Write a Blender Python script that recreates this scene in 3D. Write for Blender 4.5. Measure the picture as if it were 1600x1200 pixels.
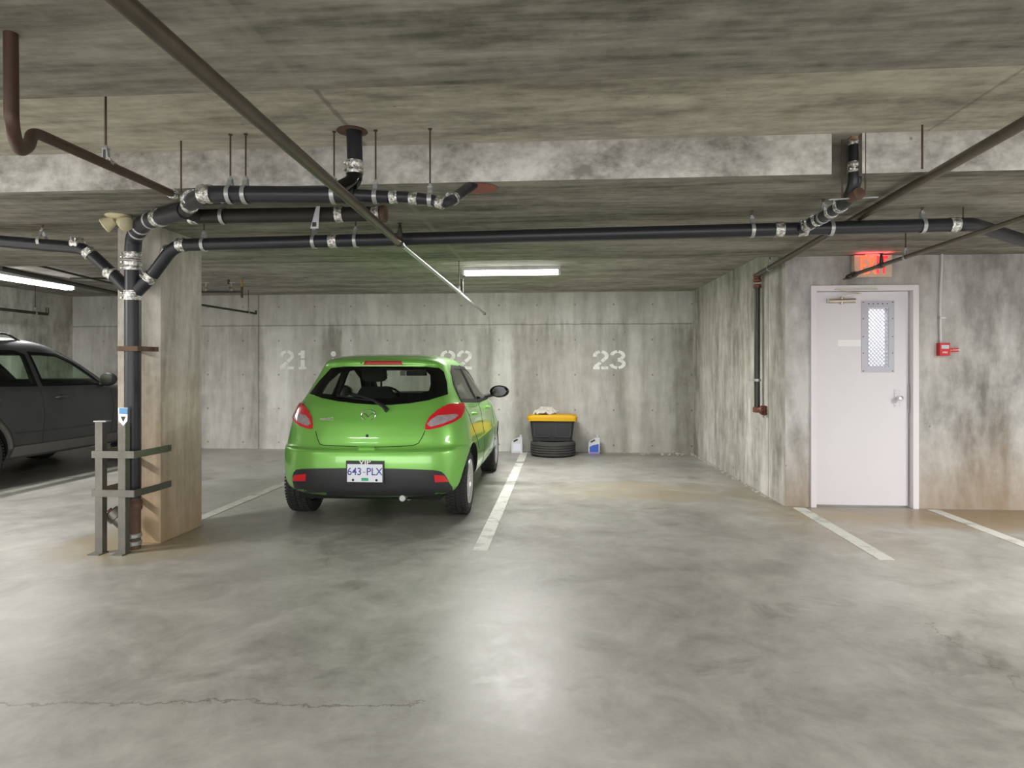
import bpy, bmesh, math, random
from mathutils import Vector, Matrix
from mathutils.bvhtree import BVHTree
from mathutils.geometry import delaunay_2d_cdt
from math import sin, cos, pi, radians, sqrt, atan2

random.seed(7)
for o in list(bpy.data.objects):
    bpy.data.objects.remove(o)
scn = bpy.context.scene
COL = scn.collection

# ------------------------------------------------------------------ camera
F, CX, HY, H = 1020.0, 800.0, 575.0, 1.34        # focal length (px), principal column, horizon row, camera height
TH = radians(4.4)                                 # camera is turned 4.4 deg left of the garage axis
cam = bpy.data.cameras.new('camera')
camo = bpy.data.objects.new('camera', cam)
COL.objects.link(camo)
cam.sensor_fit = 'HORIZONTAL'
cam.sensor_width = 36.0
cam.lens = 36.0 * F / 1600.0
cam.shift_y = -(600.0 - HY) / 1600.0
cam.clip_start = 0.05
camo.location = (0, 0, H)
camo.rotation_euler = (pi / 2, 0, TH)
scn.camera = camo

# ------------------------------------------------------------------ world, exposure
world = bpy.data.worlds.new('world')
scn.world = world
world.use_nodes = True
bg = world.node_tree.nodes['Background']
bg.inputs[0].default_value = (1.0, 0.985, 0.98, 1)
bg.inputs[1].default_value = 2.1
scn.view_settings.view_transform = 'Standard'
scn.view_settings.look = 'None'
scn.view_settings.gamma = 1
scn.view_settings.use_curve_mapping = False
scn.view_settings.exposure = 1.12

def area_light(name, loc, sx, sy, power, color=(1, 0.985, 0.95), rot=(0, 0, 0)):
    l = bpy.data.lights.new(name, 'AREA')
    l.shape = 'RECTANGLE'; l.size = sx; l.size_y = sy
    l.energy = power; l.color = color
    o = bpy.data.objects.new(name, l)
    COL.objects.link(o)
    o.location = loc; o.rotation_euler = rot
    return o

# fluorescent battens of the garage: the one in view, the one over the dark car, and those around the camera
area_light('tube_glow', (-0.62, 7.83, 2.455), 1.15, 0.06, 52)
area_light('tube_glow', (-6.75, 7.45, 2.42), 0.06, 1.9, 75)
area_light('tube_glow', (-3.2, 1.0, 2.39), 1.2, 0.08, 14)
area_light('tube_glow', (1.6, -0.9, 2.39), 1.2, 0.08, 45)
area_light('tube_glow', (4.9, 3.1, 2.60), 0.08, 1.2, 120)
area_light('tube_glow', (-6.4, 2.4, 2.39), 0.08, 1.2, 190)
area_light('tube_glow', (-2.0, -3.5, 2.39), 1.2, 0.08, 45)

# ------------------------------------------------------------------ camera-measured points
CT, ST = cos(TH), sin(TH)
def W(px, py, d):
    xc = (px - CX) * d / F
    return Vector((xc * CT - d * ST, xc * ST + d * CT, H + (HY - py) * d / F))
def PY(px, py, Y):
    r = (px - CX) / F
    return W(px, py, Y / (r * ST + CT))
def PX(px, py, X):
    r = (px - CX) / F
    return W(px, py, X / (r * CT - ST))
def PZ(px, py, z):
    return W(px, py, (z - H) * F / (HY - py))
def FL(px, py):
    return PZ(px, py, 0.0)

# ------------------------------------------------------------------ materials
def lin(r, g, b):
    f = lambda c: ((c / 255) / 12.92) if c / 255 <= 0.04045 else ((c / 255 + 0.055) / 1.055) ** 2.4
    return (f(r), f(g), f(b), 1)

class NT:
    def __init__(s, name):
        s.m = bpy.data.materials.new(name); s.m.use_nodes = True
        s.n = s.m.node_tree.nodes; s.l = s.m.node_tree.links
        s.b = s.n['Principled BSDF']
    def new(s, t, **k):
        x = s.n.new(t)
        for a, v in k.items(): setattr(x, a, v)
        return x
    def set(s, sock, v):
        if isinstance(v, bpy.types.NodeSocket): s.l.new(v, sock)
        elif v is not None: sock.default_value = v
    def math(s, op, a, b=None, c=None, clamp=False):
        x = s.new('ShaderNodeMath', operation=op); x.use_clamp = clamp
        s.set(x.inputs[0], a)
        if b is not None: s.set(x.inputs[1], b)
        if c is not None: s.set(x.inputs[2], c)
        return x.outputs[0]
    def pos(s):
        return s.new('ShaderNodeNewGeometry').outputs['Position']
    def obj(s):
        return s.new('ShaderNodeTexCoord').outputs['Object']
    def map(s, v, scale=(1, 1, 1), loc=(0, 0, 0)):
        x = s.new('ShaderNodeMapping')
        s.set(x.inputs[0], v); x.inputs['Scale'].default_value = scale; x.inputs['Location'].default_value = loc
        return x.outputs[0]
    def noise(s, v, scale, detail=6, rough=0.6, dist=0.0):
        x = s.new('ShaderNodeTexNoise')
        s.set(x.inputs['Vector'], v); x.inputs['Scale'].default_value = scale
        x.inputs['Detail'].default_value = detail; x.inputs['Roughness'].default_value = rough
        x.inputs['Distortion'].default_value = dist
        return x.outputs[0]
    def ramp(s, f, stops, interp='LINEAR'):
        x = s.new('ShaderNodeValToRGB'); s.set(x.inputs[0], f)
        x.color_ramp.interpolation = interp
        e = x.color_ramp.elements
        while len(e) > 1: e.remove(e[-1])
        p, c = stops[0]; e[0].position = p; e[0].color = c if not isinstance(c, (int, float)) else (c, c, c, 1)
        for p, c in stops[1:]:
            k = e.new(p); k.color = c if not isinstance(c, (int, float)) else (c, c, c, 1)
        return x.outputs[0]
    def mix(s, f, a, b, mode='MIX'):
        x = s.new('ShaderNodeMix', data_type='RGBA', blend_type=mode)
        s.set(x.inputs[0], f); s.set(x.inputs[6], a); s.set(x.inputs[7], b)
        return x.outputs[2]
    def xyz(s, v):
        x = s.new('ShaderNodeSeparateXYZ'); s.set(x.inputs[0], v)
        return x.outputs
    def bump(s, h, strength=0.3, dist=0.01):
        x = s.new('ShaderNodeBump'); x.inputs['Strength'].default_value = strength
        x.inputs['Distance'].default_value = dist
        s.set(x.inputs['Height'], h); s.l.new(x.outputs[0], s.b.inputs['Normal'])
    def fin(s, col=None, rough=None, metal=None, **k):
        if col is not None: s.set(s.b.inputs['Base Color'], col)
        if rough is not None: s.set(s.b.inputs['Roughness'], rough)
        if metal is not None: s.set(s.b.inputs['Metallic'], metal)
        for a, v in k.items(): s.set(s.b.inputs[a.replace('_', ' ')], v)
        return s.m

def simple(name, c, rough=0.5, metal=0.0, var=0.12, nscale=30, bump=0.0, **k):
    t = NT(name)
    v = t.obj()
    n = t.noise(v, nscale, 4)
    dark = tuple(x * (1 - var) for x in c[:3]) + (1,)
    lite = tuple(min(1, x * (1 + var)) for x in c[:3]) + (1,)
    t.fin(t.mix(n, dark, lite), rough, metal, **k)
    if bump: t.bump(n, bump, 0.004)
    return t.m

def concrete(name, c_lo, c_hi, streak=(1, 1, 0.25), scale=1.6, warm=None, xramp=None, tie=False, joints=None, rough=0.85, low_stain=None, holes=0.5):
    """cast concrete: blotches, stretched streaks, pits, optional vertical damp bands placed along one axis"""
    t = NT(name)
    p = t.pos(); x, y, z = t.xyz(p)
    st = t.map(p, streak)
    n1 = t.noise(st, scale, 8, 0.62, 0.4)
    n2 = t.noise(t.map(p, (1, 1, 1), (4, 9, 2)), scale * 3.5, 8, 0.7)
    n3 = t.noise(t.map(p, tuple(4 * a for a in streak), (7, 1, 5)), scale * 1.6, 6, 0.6)
    f = t.math('ADD', t.math('MULTIPLY', n1, 0.5), t.math('ADD', t.math('MULTIPLY', n2, 0.22), t.math('MULTIPLY', n3, 0.28)))
    f = t.ramp(f, [(0.40, 0.0), (0.595, 1.0)])
    if xramp:
        ax, a0, a1, stops, topz = xramp
        co = {'x': x, 'y': y}[ax]
        wob = t.math('MULTIPLY', t.math('SUBTRACT', t.noise(t.map(p, (1.2, 1.2, 0.7)), 3.0, 6, 0.65), 0.5), 0.24)
        co = t.math('ADD', co, wob)
        u = t.math('DIVIDE', t.math('SUBTRACT', co, a0), a1 - a0, clamp=True)
        band = t.ramp(u, [((s - a0) / (a1 - a0), v) for s, v in stops])
        # the damp bands start below the pour joint
        zz = t.math('ADD', z, t.math('MULTIPLY', t.math('SUBTRACT', n3, 0.5), 0.8))
        below = t.ramp(t.math('DIVIDE', zz, 3.0), [((topz - 0.12) / 3, 1.0), ((topz + 0.1) / 3, 0.0)])
        band = t.mix(below, (0.60, 0.60, 0.60, 1), band)
        f = t.math('ADD', t.math('MULTIPLY', f, 0.40), t.math('MULTIPLY', band, 0.68))
    col = t.mix(f, c_lo, c_hi)
    if warm:
        wn = t.ramp(t.noise(t.map(p, (1, 1, 0.5), (3, 3, 8)), 1.1, 5, 0.6), [(0.50, 0.0), (0.72, 1.0)])
        col = t.mix(t.math('MULTIPLY', wn, warm[1]), col, warm[0])
    if low_stain:
        c, top, amt = low_stain
        zz = t.math('ADD', z, t.math('MULTIPLY', t.math('SUBTRACT', n1, 0.5), 1.2))
        lm = t.ramp(t.math('DIVIDE', zz, 3.0), [(0.0, 1.0), (top / 3, 0.0)])
        col = t.mix(t.math('MULTIPLY', lm, amt), col, c)
    # small bug holes and dark pits
    vor = t.new('ShaderNodeTexVoronoi'); vor.inputs['Scale'].default_value = 9
    t.l.new(p, vor.inputs['Vector'])
    pit = t.ramp(vor.outputs['Distance'], [(0.05, 1.0), (0.10, 0.0)])
    gate = t.ramp(t.noise(p, 3.1, 2), [(0.56, 0.0), (0.62, 1.0)])
    pit = t.math('MULTIPLY', t.math('MULTIPLY', pit, gate), holes)
    col = t.mix(pit, col, (0.05, 0.047, 0.04, 1))
    if tie:
        ax, sp, off, sz, zo = tie[:5]
        co = {'x': x, 'y': y}[ax]
        fx = t.math('SUBTRACT', t.math('FRACT', t.math('DIVIDE', t.math('ADD', co, off + 50 * sp), sp)), 0.5)
        fz = t.math('SUBTRACT', t.math('FRACT', t.math('DIVIDE', t.math('ADD', z, zo), sz)), 0.5)
        dd = t.math('ADD', t.math('POWER', t.math('MULTIPLY', fx, sp), 2), t.math('POWER', t.math('MULTIPLY', fz, sz), 2))
        d = t.math('SQRT', dd)
        hole = t.ramp(t.math('MULTIPLY', d, 10), [(0.08, 1.0), (0.19, 0.0)])
        col = t.mix(t.math('MULTIPLY', hole, t.math('MULTIPLY', n1, 1.1)), col, (0.03, 0.028, 0.025, 1))
    if joints:
        for ax, v0, wd, amt, cc in joints:
            co = {'x': x, 'y': y, 'z': z}[ax]
            a = t.math('ABSOLUTE', t.math('SUBTRACT', t.math('ADD', co, t.math('MULTIPLY', t.math('SUBTRACT', n2, 0.5), 0.03)), v0))
            m = t.ramp(t.math('DIVIDE', a, 0.5), [(wd / 0.5, 1.0), (wd * 2.2 / 0.5, 0.0)])
            col = t.mix(t.math('MULTIPLY', m, amt), col, cc)
    t.bump(t.math('ADD', n2, t.math('MULTIPLY', pit, -2.0)), 0.35, 0.006)
    return t.fin(col, rough)

RYB = 10.47      # back wall
CEIL_LO, CEIL_BACK, CEIL_REC = 2.416, 2.55, 2.64

def bx_(px): return PY(px, 600, RYB).x
back_stops = [(bx_(a), b) for a, b in [(120, .75), (165, .4), (318, .30), (360, .42), (408, .30), (420, .92), (446, .9), (455, .62), (498, .6), (508, .1), (530, .12), (536, .75), (546, .7), (553, .22), (590, .25), (602, .5),
            (700, .42), (742, .5), (752, .12), (768, .15), (779, .8), (797, .75), (806, .3), (850, .22), (880, .2), (900, .45), (975, .35), (986, .85), (996, .8), (1005, .45), (1045, .4), (1056, .05)]]
M = {}
M['wall_back'] = concrete('back_wall_concrete', lin(116, 113, 101), lin(226, 225, 221), (1, 1, 0.16), 1.5,
    warm=(lin(150, 138, 118), 0.3), xramp=('x', bx_(114), bx_(1090), back_stops, 2.02), tie=('x', 0.61, 0.1, 0.56, 0.17, 0.5),
    joints=[('z', 2.04, 0.006, 0.5, lin(80, 78, 70)), ('x', bx_(404), 0.008, 0.5, lin(85, 82, 74))])
M['wall_side'] = concrete('side_wall_concrete', lin(138, 134, 126), lin(224, 220, 215), (1, 1, 0.22), 1.3,
    warm=(lin(150, 146, 120), 0.4), tie=('y', 0.9, 0.3, 0.56, 0.17), joints=[('y', 6.98, 0.006, 0.5, lin(80, 78, 70))])
M['wall_door'] = concrete('door_wall_concrete', lin(118, 116, 112), lin(200, 199, 198), (1, 1, 0.3), 1.1,
    warm=(lin(150, 132, 108), 0.30), low_stain=(lin(150, 126, 96), 0.85, 0.6))
M['wall_left'] = concrete('left_wall_concrete', lin(134, 132, 122), lin(226, 225, 218), (1, 1, 0.3), 1.1, warm=(lin(160, 148, 120), 0.35))
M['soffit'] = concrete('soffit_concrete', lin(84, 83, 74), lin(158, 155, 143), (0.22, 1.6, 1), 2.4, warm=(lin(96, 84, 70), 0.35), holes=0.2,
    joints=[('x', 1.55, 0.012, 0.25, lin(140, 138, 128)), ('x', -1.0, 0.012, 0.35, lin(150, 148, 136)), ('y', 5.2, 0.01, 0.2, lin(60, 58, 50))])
M['recess'] = concrete('recess_ceiling_concrete', lin(126, 123, 110), lin(200, 196, 180), (0.35, 1.4, 1), 2.0, warm=(lin(140, 128, 108), 0.35),
    joints=[('x', -1.15, 0.008, 0.5, lin(80, 76, 66)), ('x', 2.0, 0.006, 0.4, lin(90, 86, 76))])
M['beam'] = concrete('beam_face_concrete', lin(140, 138, 132), lin(228, 226, 222), (0.8, 1, 1.1), 2.6, warm=(lin(150, 140, 120), 0.15))
M['ceil_back'] = concrete('back_ceiling_concrete', lin(118, 113, 107), lin(180, 174, 166), (0.5, 1.5, 1), 2.0, holes=0.2)
M['column'] = concrete('column_concrete', lin(140, 137, 128), lin(214, 211, 202), (1, 1, 0.15), 1.8,
    warm=(lin(168, 156, 128), 0.4), low_stain=(lin(158, 128, 88), 1.7, 0.75))

# floor: trowelled, slightly polished slab
t = NT('floor_concrete')
p = t.pos(); fx, fy, fz = t.xyz(p)
n1 = t.noise(p, 0.55, 8, 0.62, 0.3)
n2 = t.noise(t.map(p, (1, 1, 1), (3, 8, 0)), 2.3, 12, 0.74, 0.6)
n3 = t.noise(t.map(p, (1, 1, 1), (11, 2, 0)), 9.0, 6, 0.7)
f = t.math('ADD', t.math('MULTIPLY', n1, 0.45), t.math('ADD', t.math('MULTIPLY', n2, 0.40), t.math('MULTIPLY', n3, 0.15)))
col = t.mix(t.ramp(f, [(0.34, 0.0), (0.62, 1.0)]), lin(112, 110, 104), lin(182, 181, 176))
# oil and drip stains
st = t.ramp(t.noise(t.map(p, (1, 1, 1), (21, 5, 0)), 1.5, 7, 0.6, 0.8), [(0.60, 0.0), (0.72, 1.0)])
col = t.mix(t.math('MULTIPLY', st, 0.5), col, lin(84, 80, 70))
# rusty run-off near the column foot, door and side wall; grey patches under cars
def spot(cx, cy, rx, ry, colr, amt):
    global col
    a = t.math('POWER', t.math('DIVIDE', t.math('SUBTRACT', fx, cx), rx), 2)
    b = t.math('POWER', t.math('DIVIDE', t.math('SUBTRACT', fy, cy), ry), 2)
    d = t.math('ADD', t.math('ADD', a, b), t.math('MULTIPLY', t.math('SUBTRACT', n2, 0.5), 2.4))
    m = t.ramp(t.math('MULTIPLY', d, 0.5), [(0.1, 1.0), (0.55, 0.0)])
    col = t.mix(t.math('MULTIPLY', m, amt), col, colr)
spot(-3.2, 4.75, 0.7, 0.6, lin(150, 134, 98), 0.7)
spot(2.3, 6.6, 0.6, 2.2, lin(146, 132, 104), 0.6)
spot(3.8, 6.1, 1.8, 0.5, lin(150, 126, 90), 0.75)
spot(0.9, 7.2, 1.0, 0.7, lin(160, 146, 116), 0.55)
spot(-1.4, 6.6, 1.0, 2.0, lin(98, 95, 86), 0.6)  # floor colour turned darker grey under the green hatchback
spot(-7.2, 8.0, 1.2, 2.4, lin(104, 101, 92), 0.6)  # same darker grey patch beneath the charcoal car
spot(1.0, 10.2, 1.4, 0.25, lin(120, 112, 90), 0.6)
# hairline cracks
def crack(axis, v0, slope, lo, hi, amp, seed):
    global col
    u, v = (fx, fy) if axis == 'x' else (fy, fx)
    wob = t.noise(t.map(p, (1, 1, 1), (seed, seed * 2, 0)), 2.6, 8, 0.75)
    line = t.math('ADD', t.math('ADD', t.math('MULTIPLY', u, slope), v0), t.math('MULTIPLY', t.math('SUBTRACT', wob, 0.5), amp))
    a = t.math('ABSOLUTE', t.math('SUBTRACT', v, line))
    m = t.ramp(t.math('MULTIPLY', a, 10), [(0.025, 1.0), (0.075, 0.0)])
    g = t.math('MULTIPLY', t.math('GREATER_THAN', u, lo), t.math('LESS_THAN', u, hi))
    col = t.mix(t.math('MULTIPLY', t.math('MULTIPLY', m, g), 0.55), col, lin(70, 67, 58))
    return m, g
crack('x', 2.62, 0.08, -2.4, -0.55, 0.28, 3)
crack('y', 2.1, -0.05, 2.5, 3.6, 0.5, 9)
crack('x', 2.2, -0.35, 0.9, 1.9, 0.4, 14)
rg = t.ramp(t.math('ADD', t.math('MULTIPLY', n2, 0.6), t.math('MULTIPLY', n3, 0.4)), [(0.3, 0.29), (0.7, 0.48)])
t.bump(t.math('ADD', n2, t.math('MULTIPLY', n3, 0.5)), 0.12, 0.01)
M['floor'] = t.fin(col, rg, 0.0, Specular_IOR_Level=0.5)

t = NT('worn_white_line_paint')
p = t.pos()
n = t.noise(p, 5, 8, 0.7); 
M['line'] = t.fin(t.mix(t.ramp(n, [(0.34, 0.0), (0.5, 1.0)]), lin(160, 159, 151), lin(206, 206, 199)), 0.6)
t = NT('stencil_paint')
p = t.pos(); n = t.noise(p, 8, 8, 0.7)
M['stencil'] = t.fin(t.mix(t.ramp(n, [(0.36, 0.0), (0.52, 1.0)]), lin(214, 212, 206), lin(240, 240, 236)), 0.8)

M['pipe'] = simple('black_cast_iron_pipe', lin(35, 37, 43), 0.40, 0.0, 0.3, 12, 0.1)
M['pipe_rust'] = simple('rusty_cast_iron', lin(98, 76, 62), 0.75, 0.1, 0.45, 18, 0.3)
M['pipe_dark'] = simple('sooty_pipe', lin(38, 33, 31), 0.6, 0.0, 0.4, 14, 0.1)
M['copper'] = simple('brown_drain_pipe', lin(70, 48, 38), 0.45, 0.2, 0.3, 14, 0.1)
M['sprinkler'] = simple('grey_steel_sprinkler_pipe', lin(104, 97, 86), 0.38, 0.75, 0.3, 10, 0.15)
M['steel_dark'] = simple('dark_steel_pipe', lin(70, 69, 64), 0.4, 0.6, 0.3, 10)
M['galv'] = simple('galvanized_steel', lin(176, 178, 178), 0.38, 0.6, 0.2, 25)
M['rod'] = simple('threaded_rod_steel', lin(92, 76, 66), 0.6, 0.4, 0.3, 40)
M['redfit'] = simple('rust_red_fitting', lin(122, 76, 64), 0.5, 0.3, 0.4, 22)
t = NT('crinkled_stainless_band')
v = t.obj()
n = t.noise(v, 42, 4, 0.6)
t.bump(n, 0.9, 0.012)
M['band'] = t.fin(t.mix(t.ramp(n, [(0.35, 0.0), (0.62, 1.0)]), lin(130, 128, 122), lin(246, 246, 244)), 0.25, 0.75)
M['post'] = simple('weathered_grey_steel', lin(116, 114, 108), 0.42, 0.6, 0.4, 9, 0.1)
M['cream'] = simple('cream_plastic', lin(206, 198, 164), 0.5)
M['white_paint'] = simple('white_door_paint', lin(216, 213, 219), 0.45, 0, 0.03, 3)
M['frame_paint'] = simple('off_white_frame_paint', lin(222, 217, 222), 0.45, 0, 0.03, 3)
M['grey_paint'] = simple('light_grey_steel_paint', lin(182, 182, 194), 0.45, 0.1, 0.05, 4)
M['brushed'] = simple('brushed_steel', lin(190, 184, 172), 0.3, 0.8, 0.15, 30)
M['brass'] = simple('brass', lin(176, 142, 70), 0.35, 0.9, 0.2)
M['red'] = simple('red_alarm_paint', lin(198, 22, 34), 0.35, 0, 0.1)
M['black'] = simple('black_plastic', lin(26, 27, 29), 0.45, 0, 0.2)
M['trim_black'] = simple('matt_black_trim', lin(20, 20, 21), 0.7, 0, 0.1, Specular_IOR_Level=0.12)
M['black_gloss'] = simple('black_gloss', lin(10, 11, 12), 0.1, 0, 0.2)
M['bumper_black'] = simple('dark_grey_bumper_plastic', lin(50, 50, 53), 0.42, 0, 0.1)
M['rubber'] = simple('tyre_rubber', lin(44, 44, 45), 0.75, 0, 0.25, 20, 0.2)
M['old_rubber'] = simple('dusty_tyre_rubber', lin(64, 64, 63), 0.8, 0, 0.25, 14, 0.2)
M['alloy'] = simple('alloy_silver', lin(206, 206, 208), 0.3, 0.7, 0.06)
M['chrome'] = simple('chrome', lin(225, 225, 228), 0.12, 1.0, 0.02)
M['yellow'] = simple('yellow_lid_plastic', lin(214, 166, 16), 0.45, 0, 0.08)
M['tote'] = simple('charcoal_tote_plastic', lin(48, 49, 52), 0.5, 0, 0.12)
M['hdpe'] = simple('white_jug_plastic', lin(206, 207, 211), 0.4, 0, 0.04)
M['jug_blue'] = simple('blue_jug_label', lin(52, 92, 190), 0.4, 0, 0.1)
M['violet_fluid'] = simple('violet_jug_base', lin(150, 130, 200), 0.4, 0, 0.1)
M['label_grey'] = simple('grey_label_print', lin(196, 198, 206), 0.5, 0, 0.05)
M['paper'] = simple('crumpled_paper', lin(198, 195, 187), 0.7, 0, 0.2, 14)
M['sign_face'] = simple('beige_sign_case', lin(206, 188, 166), 0.5, 0, 0.05)
M['seat'] = simple('dark_seat_fabric', lin(36, 40, 40), 0.9, 0, 0.2)
M['underbody'] = simple('underbody_black', lin(16, 16, 16), 0.9, 0, 0.3)
M['plate_white'] = simple('plate_white', lin(222, 226, 236), 0.4, 0, 0.02)
M['plate_blue'] = simple('plate_blue_print', lin(42, 62, 148), 0.4, 0, 0.02)
M['sticker_green'] = simple('green_decal', lin(40, 168, 120), 0.4, 0, 0.02)
M['white_print'] = simple('white_print', lin(235, 235, 235), 0.5, 0, 0.02)
M['sticker_blue'] = simple('blue_sticker', lin(96, 150, 204), 0.5, 0, 0.1)
M['orange_rust'] = simple('orange_sealant', lin(190, 132, 60), 0.7, 0, 0.3)
M['red_patch'] = simple('red_fire_stop_sealant', lin(150, 92, 82), 0.8, 0, 0.3, 12)
M['lens_clear'] = simple('clear_lens', lin(190, 176, 182), 0.12, 0.3, 0.65, 26)

def paint(name, c, rough, coat=1.0, flake=0.0, metal=0.3, c2=None):
    t = NT(name)
    v = t.obj()
    n = t.noise(v, 3 if c2 else 900, 3)
    colr = t.mix(n, c, c2 if c2 else tuple(x * 1.15 for x in c[:3]) + (1,))
    t.b.inputs['Coat Weight'].default_value = coat
    t.b.inputs['Coat Roughness'].default_value = 0.06
    return t.fin(colr, rough, metal)
M['green'] = paint('metallic_green_paint', lin(126, 194, 86), 0.36, 1.0, metal=0.3)
M['suv'] = paint('dusty_charcoal_paint', lin(38, 41, 44), 0.5, 0.35, metal=0.1, c2=lin(66, 68, 71))
M['suv_clad'] = simple('dusty_grey_cladding', lin(92, 90, 88), 0.6, 0, 0.15, 8)
def glossy_lens(name, c, em=0.0):
    t = NT(name)
    v = t.obj(); n = t.noise(v, 70, 2)
    t.b.inputs['Coat Weight'].default_value = 1.0
    t.b.inputs['Coat Roughness'].default_value = 0.03
    return t.fin(t.mix(n, c, tuple(min(1, x * 1.5 + 0.01) for x in c[:3]) + (1,)), 0.25, 0)
M['lens_red'] = glossy_lens('red_lens', lin(196, 18, 34))
M['lens_red_dark'] = simple('deep_red_lens', lin(170, 16, 26), 0.4, 0, 0.1)

def glass(name, tint, alpha_rough=0.0):
    t = NT(name)
    n = t.n; l = t.l
    n.remove(t.b)
    out = [x for x in n if x.type == 'OUTPUT_MATERIAL'][0]
    tr = n.new('ShaderNodeBsdfTransparent'); tr.inputs[0].default_value = tint
    gl = n.new('ShaderNodeBsdfGlossy'); gl.inputs['Roughness'].default_value = 0.03
    fr = n.new('ShaderNodeLayerWeight'); fr.inputs[0].default_value = 0.5
    pw = n.new('ShaderNodeMath'); pw.operation = 'POWER'; pw.inputs[1].default_value = 4.0; l.new(fr.outputs['Facing'], pw.inputs[0])
    ad = n.new('ShaderNodeMath'); ad.operation = 'MULTIPLY_ADD'; ad.inputs[1].default_value = 0.7; ad.inputs[2].default_value = 0.03; l.new(pw.outputs[0], ad.inputs[0])
    mx = n.new('ShaderNodeMixShader')
    l.new(ad.outputs[0], mx.inputs[0]); l.new(tr.outputs[0], mx.inputs[1]); l.new(gl.outputs[0], mx.inputs[2])
    l.new(mx.outputs[0], out.inputs[0])
    return t.m
M['glass'] = glass('car_glass', (0.90, 0.93, 0.90, 1))
M['glass_suv'] = glass('green_tinted_glass', (0.89, 0.95, 0.90, 1))
M['glass_door'] = glass('wired_door_glass', (0.92, 0.94, 0.96, 1))

def emit(name, c, s):
    t = NT(name)
    return t.fin(tuple(x * 0.5 for x in c[:3]) + (1,), 0.4, 0, Emission_Color=c, Emission_Strength=s)
M['tube'] = emit('fluorescent_tube', (1, 0.99, 0.96, 1), 6.0)
M['exit_red'] = emit('lit_exit_letters', (1.0, 0.03, 0.05, 1), 0.55)
M['exit_hot'] = emit('brightly_lit_exit_letters', (1.0, 0.12, 0.04, 1), 0.8)
M['vestibule'] = simple('vestibule_white', (0.9, 0.9, 0.92, 1), 0.8, 0, 0.02)

# ------------------------------------------------------------------ mesh helpers
class MB:
    def __init__(s): s.v = []; s.f = []; s.mi = []
    def add(s, vs, fs, mi=0):
        b = len(s.v)
        s.v += [Vector(v) for v in vs]
        s.f += [tuple(i + b for i in f) for f in fs]
        s.mi += [mi] * len(fs)
        return s
    def box(s, lo, hi, mi=0, M_=None):
        x0, y0, z0 = lo; x1, y1, z1 = hi
        vs = [Vector(p) for p in [(x0, y0, z0), (x1, y0, z0), (x1, y1, z0), (x0, y1, z0), (x0, y0, z1), (x1, y0, z1), (x1, y1, z1), (x0, y1, z1)]]
        if M_ is not None: vs = [M_ @ v for v in vs]
        return s.add(vs, [(0, 3, 2, 1), (4, 5, 6, 7), (0, 1, 5, 4), (1, 2, 6, 5), (2, 3, 7, 6), (3, 0, 4, 7)], mi)
    def bar(s, a, b, w, h, up=(0, 0, 1), mi=0):
        a, b = Vector(a), Vector(b); d = (b - a).normalized(); u = Vector(up)
        sx = d.cross(u)
        if sx.length < 1e-4: sx = d.cross(Vector((1, 0, 0)))
        sx.normalize(); u = sx.cross(d).normalized()
        vs = []
        for p in (a, b):
            for i, j in ((-1, -1), (1, -1), (1, 1), (-1, 1)): vs.append(p + sx * i * w / 2 + u * j * h / 2)
        return s.add(vs, [(0, 3, 2, 1), (4, 5, 6, 7), (0, 1, 5, 4), (1, 2, 6, 5), (2, 3, 7, 6), (3, 0, 4, 7)], mi)
    def tube(s, pts, r, seg=16, mi=0, cap=True):
        pts = [Vector(p) for p in pts]; n = len(pts)
        rs = r if isinstance(r, (list, tuple)) else [r] * n
        T = []
        for i in range(n):
            if i == 0: d = pts[1] - pts[0]
            elif i == n - 1: d = pts[-1] - pts[-2]
            else: d = (pts[i] - pts[i - 1]).normalized() + (pts[i + 1] - pts[i]).normalized()
            T.append(d.normalized())
        ref = Vector((0, 0, 1)) if abs(T[0].z) < 0.9 else Vector((1, 0, 0))
        u = (ref - T[0] * ref.dot(T[0])).normalized()
        vs = []; fs = []
        for i in range(n):
            u = (u - T[i] * u.dot(T[i])).normalized(); w = T[i].cross(u)
            for k in range(seg):
                a = 2 * pi * k / seg
                vs.append(pts[i] + (u * cos(a) + w * sin(a)) * rs[i])
        for i in range(n - 1):
            for k in range(seg):
                k2 = (k + 1) % seg
                fs.append((i * seg + k, i * seg + k2, (i + 1) * seg + k2, (i + 1) * seg + k))
        if cap:
            fs.append(tuple(range(seg))[::-1]); fs.append(tuple((n - 1) * seg + k for k in range(seg)))
        return s.add(vs, fs, mi)
    def lathe(s, prof, c, axis=(0, 0, 1), seg=24, mi=0):
        """prof: (radius, height along the axis)"""
        c = Vector(c); ax = Vector(axis).normalized()
        u = ax.orthogonal().normalized(); w = ax.cross(u)
        vs = []; fs = []
        for r, h in prof:
            for k in range(seg):
                a = 2 * pi * k / seg
                vs.append(c + ax * h + (u * cos(a) + w * sin(a)) * r)
        for i in range(len(prof) - 1):
            for k in range(seg):
                k2 = (k + 1) % seg
                fs.append((i * seg + k, i * seg + k2, (i + 1) * seg + k2, (i + 1) * seg + k))
        if prof[0][0] > 1e-5: fs.append(tuple(range(seg))[::-1])
        if prof[-1][0] > 1e-5: fs.append(tuple((len(prof) - 1) * seg + k for k in range(seg)))
        return s.add(vs, fs, mi)
    def prism(s, poly, depth, mi=0, M_=None):
        """polygon in local xy extruded along local z"""
        n = len(poly)
        vs = [Vector((x, y, 0)) for x, y in poly] + [Vector((x, y, depth)) for x, y in poly]
        if M_ is not None: vs = [M_ @ v for v in vs]
        fs = [tuple(range(n))[::-1], tuple(range(n, 2 * n))] + [(i, (i + 1) % n, n + (i + 1) % n, n + i) for i in range(n)]
        return s.add(vs, fs, mi)

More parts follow.
